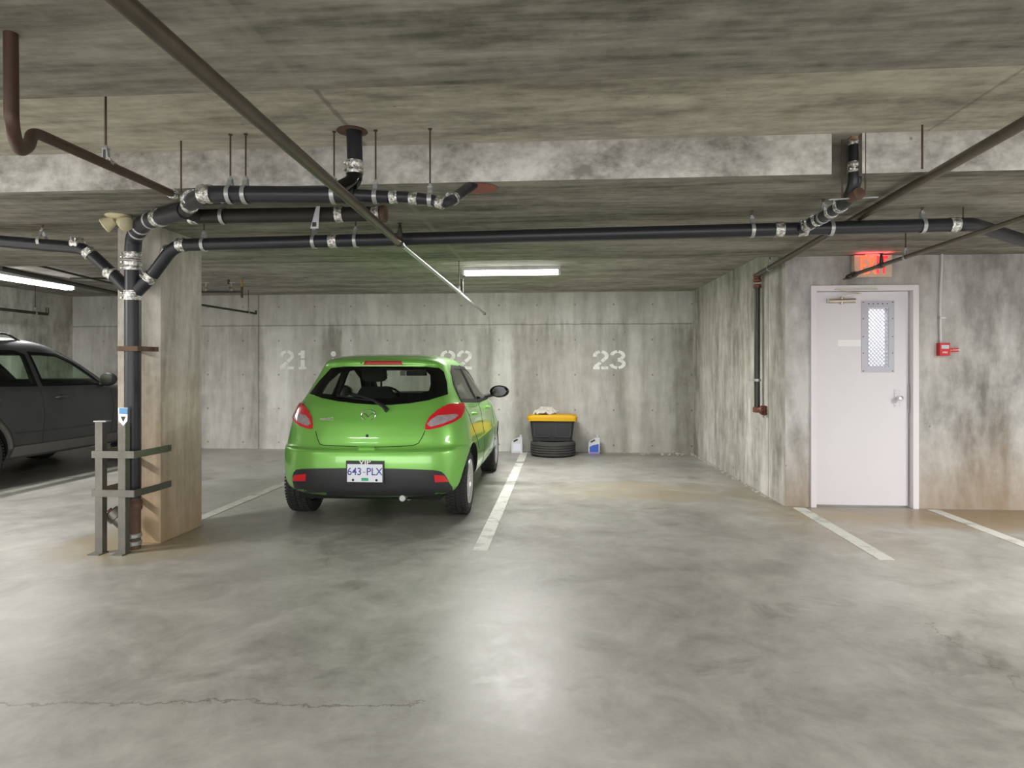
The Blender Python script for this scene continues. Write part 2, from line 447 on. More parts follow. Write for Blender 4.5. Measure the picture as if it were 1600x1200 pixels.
ORG = {}
def origin_of(parent):
    return ORG.get(parent.name, Vector((0, 0, 0))) if parent is not None else Vector((0, 0, 0))

def build(name, mb, mat, parent=None, smooth=False, sharp=35, bevel=0, fix=True):
    org = origin_of(parent)
    me = bpy.data.meshes.new(name)
    me.from_pydata([tuple(v - org) for v in mb.v], [], mb.f)
    mats = mat if isinstance(mat, (list, tuple)) else [mat]
    for m in mats: me.materials.append(m)
    for p, i in zip(me.polygons, mb.mi): p.material_index = i
    bm = bmesh.new(); bm.from_mesh(me)
    if fix: bmesh.ops.recalc_face_normals(bm, faces=bm.faces)
    if bevel:
        bmesh.ops.bevel(bm, geom=[e for e in bm.edges if len(e.link_faces) == 2 and e.calc_face_angle(0) > radians(30)], offset=bevel, segments=2, affect='EDGES', profile=0.7)
    if smooth:
        for fc in bm.faces: fc.smooth = True
        for e in bm.edges:
            if len(e.link_faces) == 2 and e.calc_face_angle(0) > radians(sharp): e.smooth = False
    bm.to_mesh(me); bm.free()
    o = bpy.data.objects.new(name, me)
    COL.objects.link(o)
    if parent is not None: o.parent = parent
    ORG[o.name] = org
    return o

def thing(name, label, cat, loc=(0, 0, 0), rz=0.0, group=None, local=False):
    o = bpy.data.objects.new(name, None)
    COL.objects.link(o); o.location = loc; o.rotation_euler = (0, 0, rz)
    o.empty_display_size = 0.1
    o['label'] = label; o['category'] = cat
    if group: o['group'] = group
    if not local: ORG[o.name] = Vector(loc)
    return o
def tag(o, label=None, cat=None, group=None, kind=None):
    if label: o['label'] = label
    if cat: o['category'] = cat
    if group: o['group'] = group
    if kind: o['kind'] = kind
    return o
def structure(name, mb, mat, **k):
    o = build(name, mb, mat, **k); o['kind'] = 'structure'
    return o

def fillet(pts, r, n=5):
    """round the corners of a polyline"""
    pts = [Vector(p) for p in pts]; out = [pts[0]]
    for i in range(1, len(pts) - 1):
        a, b, c = pts[i - 1], pts[i], pts[i + 1]
        d1 = (a - b); d2 = (c - b)
        rr = min(r, d1.length * 0.45, d2.length * 0.45)
        p0 = b + d1.normalized() * rr; p1 = b + d2.normalized() * rr
        for k in range(n + 1):
            t_ = k / n
            out.append(p0 * (1 - t_) ** 2 + b * 2 * t_ * (1 - t_) + p1 * t_ ** 2)
    out.append(pts[-1])
    return out

def text_mesh(txt, size, depth=0.002, bold=0.0, stretch=1.0):
    c = bpy.data.curves.new('txt', 'FONT'); c.body = txt; c.size = size; c.extrude = depth / 2
    c.offset = bold; c.align_x = 'CENTER'; c.align_y = 'CENTER'
    c.resolution_u = 3
    o = bpy.data.objects.new('txt', c); COL.objects.link(o)
    dg = bpy.context.evaluated_depsgraph_get()
    me = bpy.data.meshes.new_from_object(o.evaluated_get(dg))
    mb = MB()
    vs = [Vector((v.co.x * stretch, v.co.y, v.co.z)) for v in me.vertices]
    mb.add(vs, [tuple(p.vertices) for p in me.polygons])
    bpy.data.objects.remove(o); bpy.data.curves.remove(c); bpy.data.meshes.remove(me)
    return mb
def xf(mb, mat):
    mb.v = [mat @ v for v in mb.v]; return mb
def frame_mat(org, xax, yax):
    x = Vector(xax).normalized(); z = x.cross(Vector(yax)).normalized(); y = z.cross(x)
    m = Matrix.Identity(4)
    for i in range(3): m[i][0] = x[i]; m[i][1] = y[i]; m[i][2] = z[i]; m[i][3] = Vector(org)[i]
    return m

# ------------------------------------------------------------------ the setting
XL = -8.28
corner = Vector((2.05, RYB)); near = Vector((2.15, 6.502)); YD = 6.5; XR = 7.2; Y0 = -6.0
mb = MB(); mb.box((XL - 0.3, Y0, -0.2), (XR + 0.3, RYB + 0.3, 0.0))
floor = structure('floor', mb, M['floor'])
mb = MB(); mb.box((XL - 0.25, RYB, 0.0), (2.3, RYB + 0.25, 2.9))
wall_back = structure('wall_back', mb, M['wall_back'])
mb = MB(); mb.add([(corner.x, corner.y, 0), (near.x, near.y, 0), (near.x + 0.22, near.y, 0), (near.x + 0.22, corner.y, 0),
                   (corner.x, corner.y, 2.9), (near.x, near.y, 2.9), (near.x + 0.22, near.y, 2.9), (near.x + 0.22, corner.y, 2.9)],
                  [(0, 1, 2, 3), (7, 6, 5, 4), (0, 4, 5, 1), (1, 5, 6, 2), (2, 6, 7, 3), (3, 7, 4, 0)])
wall_right = structure('wall_right', mb, M['wall_side'])
mb = MB(); mb.box((XL - 0.25, Y0, 0), (XL, RYB, 2.9))
wall_left = structure('wall_left', mb, M['wall_left'])
mb = MB(); mb.box((XR, Y0, 0), (XR + 0.25, YD + 0.22, 2.9))
structure('wall_far_right', mb, M['wall_left'])
# wall with the exit door opening
dl = PY(1266, 793, YD).x; dr = PY(1434, 793, YD).x; dt = PY(1350, 446, YD).z
WT = 0.22
mb = MB()
mb.box((near.x + 0.0, YD - 0.0, 0), (dl + 0.03, YD + WT, 2.9))
mb.box((dr - 0.03, YD, 0), (XR, YD + WT, 2.9))
mb.box((dl + 0.03, YD, dt - 0.03), (dr - 0.03, YD + WT, 2.9))
wall_door = structure('wall_front', mb, M['wall_door'])
# ceilings: low soffit with a raised bay, higher back bay
nb_y, nb_f = 2.455, 3.75            # raised bay from .. to
pk0, pk1 = PY(1299, 240, nb_f).x, PY(1347, 240, nb_f).x    # pocket in the beam face for the soil riser
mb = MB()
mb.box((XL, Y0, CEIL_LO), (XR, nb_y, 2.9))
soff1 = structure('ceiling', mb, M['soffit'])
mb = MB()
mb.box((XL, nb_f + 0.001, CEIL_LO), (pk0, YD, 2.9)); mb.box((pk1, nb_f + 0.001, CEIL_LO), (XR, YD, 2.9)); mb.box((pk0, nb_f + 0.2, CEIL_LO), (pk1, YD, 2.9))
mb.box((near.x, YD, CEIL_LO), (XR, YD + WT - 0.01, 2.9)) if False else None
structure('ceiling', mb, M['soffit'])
mb = MB(); mb.box((XL, nb_y, CEIL_REC), (XR, nb_f + 0.2, 2.92))
structure('ceiling', mb, M['recess'])
mb = MB()      # beam face, a thin cast skin in front of the soffit block
mb.box((XL, nb_f - 0.004, CEIL_LO), (pk0, nb_f, CEIL_REC)); mb.box((pk1, nb_f - 0.004, CEIL_LO), (XR, nb_f, CEIL_REC))
structure('trim_1', mb, M['beam'])
mb = MB(); mb.box((XL, YD, CEIL_BACK), (near.x + 0.2, RYB, 2.9))
structure('ceiling', mb, M['ceil_back'])
# stair vestibule behind the door, lit by its own lamp
mb = MB()
vx0, vx1, vy0, vy1 = near.x + 0.30, dr + 0.6, YD + WT, YD + WT + 1.6
mb.box((vx0, vy1, 0), (vx1, vy1 + 0.05, 2.6)); mb.box((vx0 - 0.05, vy0, 0), (vx0, vy1, 2.6)); mb.box((vx1, vy0, 0), (vx1 + 0.05, vy1, 2.6))
mb.box((vx0, vy0, 2.55), (vx1, vy1, 2.6)); mb.box((vx0, vy0, -0.05), (vx1, vy1, 0.0))
structure('wall_vestibule', mb, M['vestibule'])
area_light('vestibule_lamp', ((vx0 + vx1) / 2, (vy0 + vy1) / 2, 2.5), 1.0, 1.0, 13)

# parking lines
def line_strip(xc, y0, y1, w=0.11):
    mb = MB(); mb.box((xc - w / 2, y0, 0.0), (xc + w / 2, y1, 0.004))
    return build('parking_line', mb, M['line'], floor)
line_strip(-0.60, 4.75, 9.15); line_strip(-0.60, 9.32, 10.3)
line_strip(-3.21, 5.35, 10.3); line_strip(-5.97, 4.8, 10.3)
line_strip(2.26, 4.75, 6.45); line_strip(3.49, 4.75, 6.45)
# chalky debris along the wall foot
mb = MB()
for i in range(150):
    if i % 3 == 0: x, y = random.uniform(0.95, 2.0), RYB - random.uniform(0.02, 0.3)
    else:
        yy = random.uniform(6.75, 10.4); x = 2.05 + (RYB - yy) / (RYB - 6.5) * 0.10 - random.uniform(0.01, 0.06); y = yy
    s_ = random.uniform(0.004, 0.013)
    mb.box((x - s_, y - s_, 0), (x + s_, y + s_ * 1.4, s_))
tag(build('chalk_debris', mb, M['paper']), 'loose pale crumbs of concrete along the wall foot', 'debris', kind='stuff')

# stencilled stall numbers
STK = [0]
def stroke(mb, pts, w, M_):
    for i in range(len(pts) - 1):
        a = Vector(pts[i]); b = Vector(pts[i + 1]); d = (b - a).normalized(); n = Vector((-d.y, d.x)) * w / 2
        e = d * w * (0.18 if len(pts) > 2 else 0)
        q = [a - n - e, b - n + e, b + n + e, a + n - e]
        STK[0] += 1
        mb.prism([(p.x, p.y) for p in q], 0.003 + 0.0003 * (STK[0] % 13), 0, M_)
def arc(cx, cy, rx, ry, a0, a1, n=8):
    return [(cx + rx * cos(radians(a0 + (a1 - a0) * k / n)), cy + ry * sin(radians(a0 + (a1 - a0) * k / n))) for k in range(n + 1)]
def digit(ch, M_, mb):
    w = 0.145
    if ch == '2':
        stroke(mb, arc(0.31, 0.70, 0.23, 0.22, 185, 105), w, M_)
        stroke(mb, arc(0.31, 0.70, 0.23, 0.22, 75, -30) + [(0.36, 0.42)], w, M_)
        stroke(mb, [(0.30, 0.36), (0.10, 0.14)], w, M_)
        stroke(mb, [(0.02, 0.075), (0.27, 0.075)], 0.15, M_); stroke(mb, [(0.33, 0.075), (0.60, 0.075)], 0.15, M_)
    if ch == '1':
        stroke(mb, [(0.31, 0.56), (0.31, 0.98)], 0.17, M_); stroke(mb, [(0.31, 0.10), (0.31, 0.50)], 0.17, M_)
        stroke(mb, [(0.31, 0.88), (0.12, 0.76)], 0.12, M_); stroke(mb, [(0.14, 0.06), (0.48, 0.06)], 0.12, M_)
    if ch == '3':
        stroke(mb, arc(0.28, 0.72, 0.22, 0.20, 170, 100), w, M_)
        stroke(mb, arc(0.28, 0.72, 0.22, 0.20, 75, -80), w, M_)
        stroke(mb, arc(0.28, 0.28, 0.24, 0.20, 80, -75), w, M_)
        stroke(mb, arc(0.28, 0.28, 0.24, 0.20, 260, 190), w, M_)
for s_, p0, p1 in (('21', 437, 484), ('22', 688, 737), ('23', 926, 978)):
    a = PY(p0, 577, RYB); b = PY(p1, 547, RYB)
    h = b.z - a.z; tot = b.x - a.x
    mb = MB()
    for k, ch in enumerate(s_):
        org = Vector((a.x + k * tot * 0.53, RYB - 0.001, a.z))
        M_ = frame_mat(org, (1, 0, 0), (0, 0, 1))
        sc = Matrix.Diagonal((tot * 0.47 / 0.6, h, 1, 1))
        digit(ch, M_ @ sc, mb)
    # frame_mat's z axis points at the camera side (-Y)
    build('painted_number', mb, M['stencil'], wall_back)
mb = MB(); mb.lathe([(0.045, 0), (0.045, 0.002)], PY(521, 553, RYB), (0, -1, 0), 12); mb.lathe([(0.025, 0), (0.025, 0.002)], PY(521, 562, RYB), (0, -1, 0), 12)
build('paint_dab', mb, M['stencil'], wall_back)

# column
cx0, cx1, cy0, cy1 = -3.40, -3.055, 4.76, 5.33
mb = MB(); mb.box((cx0, cy0, 0), (cx1, cy1, CEIL_LO))
column = tag(build('concrete_column', mb, M['column'], bevel=0.008), 'square concrete column with brown-stained foot behind the pipe stack', 'column')

# ------------------------------------------------------------------ door
door = thing('door_1', 'white steel exit door with wire mesh window', 'door', ((dl + dr) / 2, YD, 0))
door['kind'] = 'structure'; del door['category']
fw = 0.052
def frm(mb, x0, x1, z0, z1): mb.box((x0, YD - 0.022, z0), (x1, YD + 0.13, z1))
mb = MB(); frm(mb, dl, dl + fw, 0, dt); frm(mb, dr - fw, dr, 0, dt); frm(mb, dl + fw, dr - fw, dt - fw, dt)
mb.box((dl + fw, YD + 0.10, 0), (dl + fw + 0.016, YD + 0.13, dt - fw)); mb.box((dr - fw - 0.0135, YD + 0.10, 0), (dr - fw, YD + 0.13, dt - fw))
mb.box((dl + fw, YD + 0.10, dt - fw - 0.016), (dr - fw, YD + 0.13, dt - fw))
build('door_frame', mb, M['frame_paint'], door, bevel=0.003)
# leaf: hung on the left, standing very slightly open at the latch side
lx0, lx1 = dl + fw + 0.004, dr - fw - 0.014
lz0, lz1 = 0.018, dt - fw - 0.004
ly = YD + 0.045
wx0, wx1 = PY(1357, 500, ly).x, PY(1386, 500, ly).x
wz0, wz1 = PY(1370, 572, ly).z, PY(1370, 482, ly).z
mb = MB()
mb.box((lx0, ly, lz0), (wx0, ly + 0.045, lz1)); mb.box((wx1, ly, lz0), (lx1, ly + 0.045, lz1))
mb.box((wx0, ly, lz0), (wx1, ly + 0.045, wz0)); mb.box((wx0, ly, wz1), (wx1, ly + 0.045, lz1))
leaf = build('door_leaf', mb, M['white_paint'], door)
mb = MB(); mb.box((wx0, ly + 0.02, wz0), (wx1, ly + 0.026, wz1)); build('window_pane', mb, M['glass_door'], leaf)
# grey guard plate with expanded mesh
gx0, gx1 = PY(1346, 500, ly).x, PY(1397, 500, ly).x
gz0, gz1 = PY(1370, 582, ly).z, PY(1370, 470, ly).z
mb = MB(); g = ly - 0.006
mb.box((gx0, g, gz0), (wx0 - 0.012, ly, gz1)); mb.box((wx1 + 0.012, g, gz0), (gx1, ly, gz1))
mb.box((wx0 - 0.012, g, gz0), (wx1 + 0.012, ly, wz0 - 0.01)); mb.box((wx0 - 0.012, g, wz1 + 0.01), (wx1 + 0.012, ly, gz1))
guard = build('window_guard', mb, M['grey_paint'], leaf)
mb = MB()
cw, chh = 0.034, 0.019
nx = int((wx1 - wx0 + 0.03) / cw) + 1; nz = int((wz1 - wz0 + 0.03) / chh)
for j in range(nz):
    for i in range(nx):
        x = wx0 - 0.012 + (i + 0.5 * (j % 2)) * cw; z = wz0 - 0.01 + j * chh
        for sx in (-1, 1):
            x2 = x + sx * cw / 2
            if wx0 - 0.02 < x2 < wx1 + 0.02 and x < wx1 + 0.02: mb.bar((x, g + 0.003, z), (x2, g + 0.003, z + chh), 0.004, 0.0075, (0, 1, 0))
tag(build('wire_mesh', mb, M['grey_paint'], guard), kind='stuff')
mb = MB()
for zz in (0.02, 0.27, 0.5, 0.75, 0.98):
    for xx in (gx0 + 0.015, gx1 - 0.015): mb.lathe([(0.006, 0), (0.003, 0.004)], (xx, g, gz0 + (gz1 - gz0) * zz), (0, -1, 0), 8)
for k in range(5): mb.lathe([(0.006, 0), (0.003, 0.004)], (wx0 + k * (wx1 - wx0) / 4, g, wz1 + 0.045), (0, -1, 0), 8)
tag(build('screw_heads', mb, M['steel_dark'], guard), kind='stuff')
# paper notice
a = PY(1309, 541, ly); b = PY(1345, 531, ly)
mb = MB(); mb.box((a.x, ly - 0.002, a.z), (b.x, ly, b.z)); build('paper_notice', mb, M['white_print'], leaf)
# closer
c0 = PY(1293, 471, ly); c1 = PY(1334, 470, ly)
mb = MB(); mb.tube([(c0.x, ly - 0.03, c0.z), (c1.x, ly - 0.03, c1.z)], 0.022, 14)
mb.tube([((c0.x + c1.x) / 2 + 0.0, ly - 0.03, c0.z - 0.03), ((c0.x + c1.x) / 2, ly - 0.03, c0.z + 0.04)], 0.016, 12)
mb.box((c0.x - 0.01, ly - 0.02, c0.z - 0.018), (c1.x + 0.01, ly, c0.z + 0.02))
clo = build('door_closer', mb, M['brushed'], leaf, smooth=True)
mid = Vector(((c0.x + c1.x) / 2, ly - 0.03, c0.z + 0.045)); e1 = PY(1370, 459, ly - 0.06); e0 = PY(1304, 461, ly - 0.06)
mb = MB(); mb.bar(mid, (mid.x + 0.17, ly - 0.05, mid.z + 0.02), 0.02, 0.008); mb.bar((mid.x + 0.17, ly - 0.05, mid.z + 0.022), (e0.x, YD - 0.025, dt - fw + 0.012), 0.018, 0.007)
mb.bar((e0.x, YD - 0.027, dt - fw + 0.012), (e1.x, YD - 0.027, dt - fw + 0.012), 0.02, 0.014)
build('closer_arm', mb, M['brushed'], clo)
# lock set
lk = PY(1402, 622, ly)
mb = MB(); mb.box((lk.x - 0.03, ly - 0.006, lk.z - 0.085), (lk.x + 0.03, ly, lk.z + 0.085))
lock = build('lock_plate', mb, M['white_paint'], leaf, bevel=0.002)
mb = MB(); mb.lathe([(0.012, 0), (0.012, 0.03), (0.026, 0.04), (0.028, 0.06), (0.02, 0.075), (0, 0.077)], (lk.x, ly - 0.006, lk.z), (0, -1, 0), 20)
build('knob', mb, M['chrome'], lock, smooth=True)
mb = MB()
for dz in (-0.07, -0.045, 0.045, 0.07): 
    for dx in (-0.018, 0.018): mb.lathe([(0.005, 0), (0.003, 0.004)], (lk.x + dx, ly - 0.006, lk.z + dz), (0, -1, 0), 8)
mb.box((lx1 - 0.006, ly - 0.008, lk.z - 0.13), (lx1 + 0.008, ly - 0.002, lk.z + 0.13))
build('latch_guard', mb, M['galv'], lock)

# ------------------------------------------------------------------ exit sign
sa = PY(1335, 433, YD - 0.09); sb = PY(1394, 398, YD - 0.09)
ex = thing('exit_sign', 'red lit EXIT sign in beige case above the white door', 'sign', ((sa.x + sb.x) / 2, YD - 0.05, sa.z))
mb = MB(); mb.box((sa.x, YD - 0.09, sa.z), (sb.x, YD - 0.02, sb.z)); build('sign_case', mb, M['sign_face'], ex, bevel=0.005)
mb = MB(); mb.box(((sa.x + sb.x) / 2 - 0.07, YD - 0.085, sb.z), ((sa.x + sb.x) / 2 + 0.07, YD - 0.025, CEIL_LO)); mb.box((sa.x + 0.1, YD - 0.03, sa.z + 0.05), (sb.x - 0.1, YD, sb.z - 0.05))
build('mounting_canopy', mb, M['sign_face'], ex)
for k, ch in enumerate('EXIT'):
    m = text_mesh(ch, 0.235, 0.006, 0.003, 0.50)
    xx = sa.x + (sb.x - sa.x) * (0.23, 0.45, 0.62, 0.78)[k]
    xf(m, frame_mat((xx, YD - 0.092, (sa.z + sb.z) / 2), (1, 0, 0), (0, 0, 1)))
    build('letter', m, M['exit_hot'] if k < 2 else M['exit_red'], ex)
sl = bpy.data.lights.new('exit_glow', 'AREA'); sl.shape = 'RECTANGLE'; sl.size = 0.3; sl.size_y = 0.03; sl.energy = 0.45; sl.color = (1, 0.06, 0.08)
so = bpy.data.objects.new('exit_glow', sl); COL.objects.link(so); so.location = ((sa.x + sb.x) / 2 - 0.02, YD - 0.16, sb.z - 0.02); so.rotation_euler = (pi, 0, 0)

# ------------------------------------------------------------------ pull station and conduit
pa = PY(1463, 556, YD); pb = PY(1479, 536, YD)
ps = thing('fire_alarm_station', 'small red alarm box on the wall right of the white door', 'alarm', ((pa.x + pb.x) / 2, YD, pa.z))
mb = MB(); mb.box((pa.x, YD - 0.06, pa.z), (pb.x, YD, pb.z)); ab = build('alarm_box', mb, M['red'], ps, bevel=0.004)
mb = MB(); mb.box((pa.x + 0.012, YD - 0.063, (pa.z + pb.z) / 2 + 0.005), (pb.x - 0.012, YD - 0.060, pb.z - 0.02)); build('label_plate', mb, M['label_grey'], ab)
q0 = PY(1480, 550, YD); q1 = PY(1495, 544, YD)
mb = MB(); mb.box((pb.x, YD - 0.03, q0.z), (q1.x, YD - 0.022, q1.z)); pf = build('pull_flag', mb, M['red'], ps)
m = text_mesh('PULL DOWN', 0.02, 0.001); xf(m, frame_mat(((pb.x + q1.x) / 2, YD - 0.0305, (q0.z + q1.z) / 2), (1, 0, 0), (0, 0, 1))); build('lettering', m, M['white_print'], pf)
m = text_mesh('FIRE', 0.026, 0.001); xf(m, frame_mat(((pa.x + pb.x) / 2, YD - 0.0605, pa.z + 0.03), (1, 0, 0), (0, 0, 1))); build('lettering', m, M['white_print'], ab)
cx_ = PY(1468, 480, YD).x
cd = thing('electrical_conduit', 'white conduit running up the wall above the red alarm box', 'conduit', (cx_, YD, pb.z))
mb = MB(); mb.tube(fillet([(cx_, YD - 0.02, pb.z), (cx_ - 0.012, YD - 0.03, pb.z + 0.35), (cx_ + 0.004, YD - 0.03, CEIL_LO - 0.1), (cx_ + 0.004, YD - 0.03, CEIL_LO)], 0.1), 0.0105, 12)
build('conduit_pipe', mb, M['hdpe'], cd, smooth=True)
mb = MB(); c_ = PY(1469, 497, YD); mb.box((cx_ - 0.02, YD - 0.045, c_.z - 0.01), (cx_ + 0.035, YD, c_.z + 0.012)); build('pipe_clip', mb, M['galv'], cd)

# ------------------------------------------------------------------ fluorescent battens
def batten(a, b, zc, label, wid=0.14):
    a = Vector(a); b = Vector(b); d = (b - a).normalized(); n = Vector((-d.y, d.x, 0))
    th = thing('fluorescent_light', label, 'light', tuple((a + b) / 2 + Vector((0, 0, zc))), 0, 'fluorescent battens')
    mb = MB(); mb.bar(a + Vector((0, 0, zc - 0.02)), b + Vector((0, 0, zc - 0.02)), wid, 0.04); build('housing', mb, M['hdpe'], th, bevel=0.004)
    for s_ in (-1, 1):
        mb = MB(); o = n * s_ * wid * 0.24 + Vector((0, 0, zc - 0.062)); mb.tube([a + o + d * 0.03, b + o - d * 0.03], 0.029, 12)
        build('tube', mb, M['tube'], th, smooth=True)
    for e in (a, b):
        mb = MB(); s2 = 1 if e is a else -1; mb.bar(e + d * 0.0 * s2 + Vector((0, 0, zc - 0.06)), e + d * 0.028 * s2 + Vector((0, 0, zc - 0.06)), wid, 0.05); build('end_cap', mb, M['hdpe'], th)
    return th
batten((-1.20, 7.83, 0), (-0.02, 7.83, 0), CEIL_BACK, 'fluorescent batten on the ceiling above stalls 22 and 23')
batten((-6.75, 6.4, 0), (-6.75, 8.5, 0), CEIL_BACK - 0.05, 'fluorescent batten on the ceiling above the charcoal car')

# ------------------------------------------------------------------ pipework
def coupling(mb, c, d, r, L=0.075):
    """shielded band coupling: sleeve, ribs, worm screws"""
    c = Vector(c); d = Vector(d).normalized()
    R = r * 1.10
    prof = [(r * 1.0, -L / 2), (R, -L / 2), (R, -L * 0.40), (R * 1.05, -L * 0.34), (R * 1.05, -L * 0.20), (R, -L * 0.14), (R, L * 0.14), (R * 1.05, L * 0.20), (R * 1.05, L * 0.34), (R, L * 0.40), (R, L / 2), (r * 1.0, L / 2)]
    mb.lathe(prof, c, d, 24)
    u = d.cross(Vector((0, 0, 1)))
    if u.length < 0.1: u = Vector((1, 0, 0))
    u.normalize(); w = u.cross(d)
    for s_ in (-0.27, 0.27):
        q = c + d * L * s_ + (w * 0.5 - u * 0.85).normalized() * R * 1.1
        mb.tube([q - w * 0.014, q + w * 0.014], 0.007, 8)
def hub(mb, c, d, r, L=0.03):
    mb.lathe([(r, -L / 2), (r * 1.10, -L / 3), (r * 1.10, L / 3), (r, L / 2)], Vector(c), Vector(d).normalized(), 20)
def hanger(root, c, d, r, ztop, kind='clevis', mat='galv', top=None, loop=True):
    """strap loop round the pipe and a rod up to the concrete"""
    c = Vector(c); d = Vector(d).normalized(); up = Vector((0, 0, 1))
    s_ = d.cross(up).normalized(); u = s_.cross(d).normalized()
    mb = MB(); hw = 0.012; R = r + 0.003; t_ = 0.004
    ring = []
    n = 18
    for k in range(n + 1):
        a = -pi * 0.5 - pi * 0.86 + 2 * pi * 0.86 * k / n
        ring.append((cos(a), sin(a)))
    vs = []; fs = []
    for cx2, sz2 in ring:
        for off, rr in ((-hw, R), (hw, R), (hw, R + t_), (-hw, R + t_)):
            vs.append(c + d * off + s_ * cx2 * rr + u * sz2 * rr)
    for k in range(n):
        for j in range(4):
            fs.append((k * 4 + j, k * 4 + (j + 1) % 4, k * 4 + 4 + (j + 1) % 4, k * 4 + 4 + j))
    fs.append((0, 1, 2, 3)); fs.append((n * 4 + 3, n * 4 + 2, n * 4 + 1, n * 4))
    mb.add(vs, fs)
    topc = c + u * (R + 0.035)
    for sg in (-1, 1):
        e = ring[0] if sg < 0 else ring[-1]
        mb.bar(c + s_ * e[0] * R + u * e[1] * R, topc + s_ * sg * 0.008, 0.024, 0.004, s_)
    mb.box((topc.x - 0.012, topc.y - 0.012, topc.z - 0.004), (topc.x + 0.012, topc.y + 0.012, topc.z + 0.006))
    mb.lathe([(0.009, 0), (0.009, 0.012)], topc + up * 0.006, (0, 0, 1), 6)
    h = build('hanger', mb, M[mat], root, smooth=True)
    if ztop > topc.z + 0.005:
        mb = MB(); mb.tube([topc, (topc.x, topc.y, ztop)], 0.005, 8)
        mb.lathe([(0.011, -0.006), (0.011, 0)], (topc.x, topc.y, ztop), (0, 0, 1), 8)
        rd = MB(); rd.v = mb.v; rd.f = mb.f; rd.mi = mb.mi
        build('rod', rd, M['rod'], h)
    return h

YS = 4.62
sx_ = PY(207.5, 600, YS).x
R4, R3 = 0.0565, 0.045
# -- 4 inch soil stack
stack = thing('soil_stack', 'black vertical pipe stack in front of the concrete column', 'pipe', (sx_, YS, 0))
zb = PY(207, 778, YS).z; zt = PY(207, 420, YS).z
mb = MB(); mb.tube([(sx_, YS, zb), (sx_, YS, PY(207, 468, YS).z)], R4, 28); build('pipe_section', mb, M['pipe'], stack, smooth=True)
# foot: rusty cleanout wye
mb = MB(); z1_ = PY(207, 792, YS).z; mb.tube([(sx_, YS, 0.0), (sx_, YS, 0.05), (sx_, YS, zb)], R4 * 0.96, 24)
build('rusty_foot_pipe', mb, M['pipe_rust'], stack, smooth=True)
mb = MB()
for yy in (836, 848): hub(mb, (sx_, YS, PY(207, yy, YS).z), (0, 0, 1), R4, 0.035)
build('foot_ring', mb, M['galv'], stack, smooth=True)
mb = MB(); coupling(mb, (sx_, YS, PY(207, 789, YS).z), (0, 0, 1), R4, 0.07); tag(build('coupling', mb, M['pipe_rust'], stack, smooth=True), 'rusty coupling at the stack foot')
w0 = Vector((sx_, YS, PY(207, 830, YS).z)); w1 = Vector((sx_ - 0.14, YS - 0.03, PY(175, 799, YS).z + 0.0))
mb = MB(); mb.tube([w0, w0.lerp(w1, 0.7), w0.lerp(w1, 0.72), w1], [R4 * 0.9, R4 * 0.95, R4 * 1.12, R4 * 1.15], 22)
clean = build('cleanout_branch', mb, M['post'], stack, smooth=True)
d_ = (w1 - w0).normalized()
mb = MB(); mb.lathe([(R4 * 0.9, 0), (R4 * 0.9, 0.012), (0.018, 0.013), (0.018, 0.03)], w1, d_, 16); build('cleanout_plug', mb, M['pipe_rust'], clean, smooth=True)
# top fitting: double wye
zy0 = PY(207, 468, YS).z; zy1 = PY(207, 422, YS).z
mb = MB(); mb.tube([(sx_, YS, zy0), (sx_, YS, zy1)], R4, 24)
yl = PY(178, 430, YS); yr_ = PY(238, 430, YS)
base = Vector((sx_, YS, zy0 + 0.03))
mb.tube([base, yl], 0.046, 20); mb.tube([base, yr_], 0.048, 20)
build('double_wye', mb, M['pipe'], stack, smooth=True)
for yy, L in ((462, 0.07), (415, 0.075), (400, 0.05)):
    mb = MB(); coupling(mb, (sx_, YS, PY(207, yy, YS).z), (0, 0, 1), R4, L); build('coupling', mb, M['band'], stack, smooth=True)
# top bend and main going up right towards the camera
mA = Vector((sx_, YS, PY(207, 396, YS).z)); mB = PY(209, 372, YS - 0.02); mC = PY(224, 348, 4.40); mD = PY(252, 339, 4.22); mE = PY(290, 329, 4.0)
mb = MB(); mb.tube(fillet([mA, mB, mC, mD], 0.08), R4, 26); build('top_bend', mb, M['pipe'], stack, smooth=True)
for p_, q_ in ((mB, mC), (mC, mD)):
    mb = MB(); hub(mb, p_.lerp(q_, 0.42), q_ - p_, R4, 0.02); build('joint_ring', mb, M['galv'], stack, smooth=True)
mb = MB(); hub(mb, mB.lerp(mC, 0.75), mC - mB, R4, 0.02); build('joint_ring', mb, M['galv'], stack, smooth=True)
mb = MB(); coupling(mb, mC.lerp(mD, 0.9), mD - mC, R4, 0.075); build('coupling', mb, M['band'], stack, smooth=True)
mb = MB(); mb.tube([mD, mE], R4, 24); build('wye_body', mb, M['pipe'], stack, smooth=True)
# wall bracket
zz = PY(207, 545, YS).z
mb = MB(); mb.box((sx_ - 0.08, YS - R4 - 0.008, zz - 0.018), (sx_ + 0.08, YS - R4, zz + 0.018)); mb.box((sx_ - 0.08, YS - R4, zz - 0.018), (sx_ - 0.073, cy0, zz + 0.018)); mb.box((sx_ + 0.073, YS - R4, zz - 0.018), (sx_ + 0.08, cy0, zz + 0.018))
mb.box((sx_ + 0.08, cy0 - 0.008, zz - 0.018), (sx_ + 0.11, cy0, zz + 0.018)); mb.box((sx_ - 0.11, cy0 - 0.008, zz - 0.018), (sx_ - 0.08, cy0, zz + 0.018))
build('rusty_bracket', mb, M['pipe_rust'], stack)

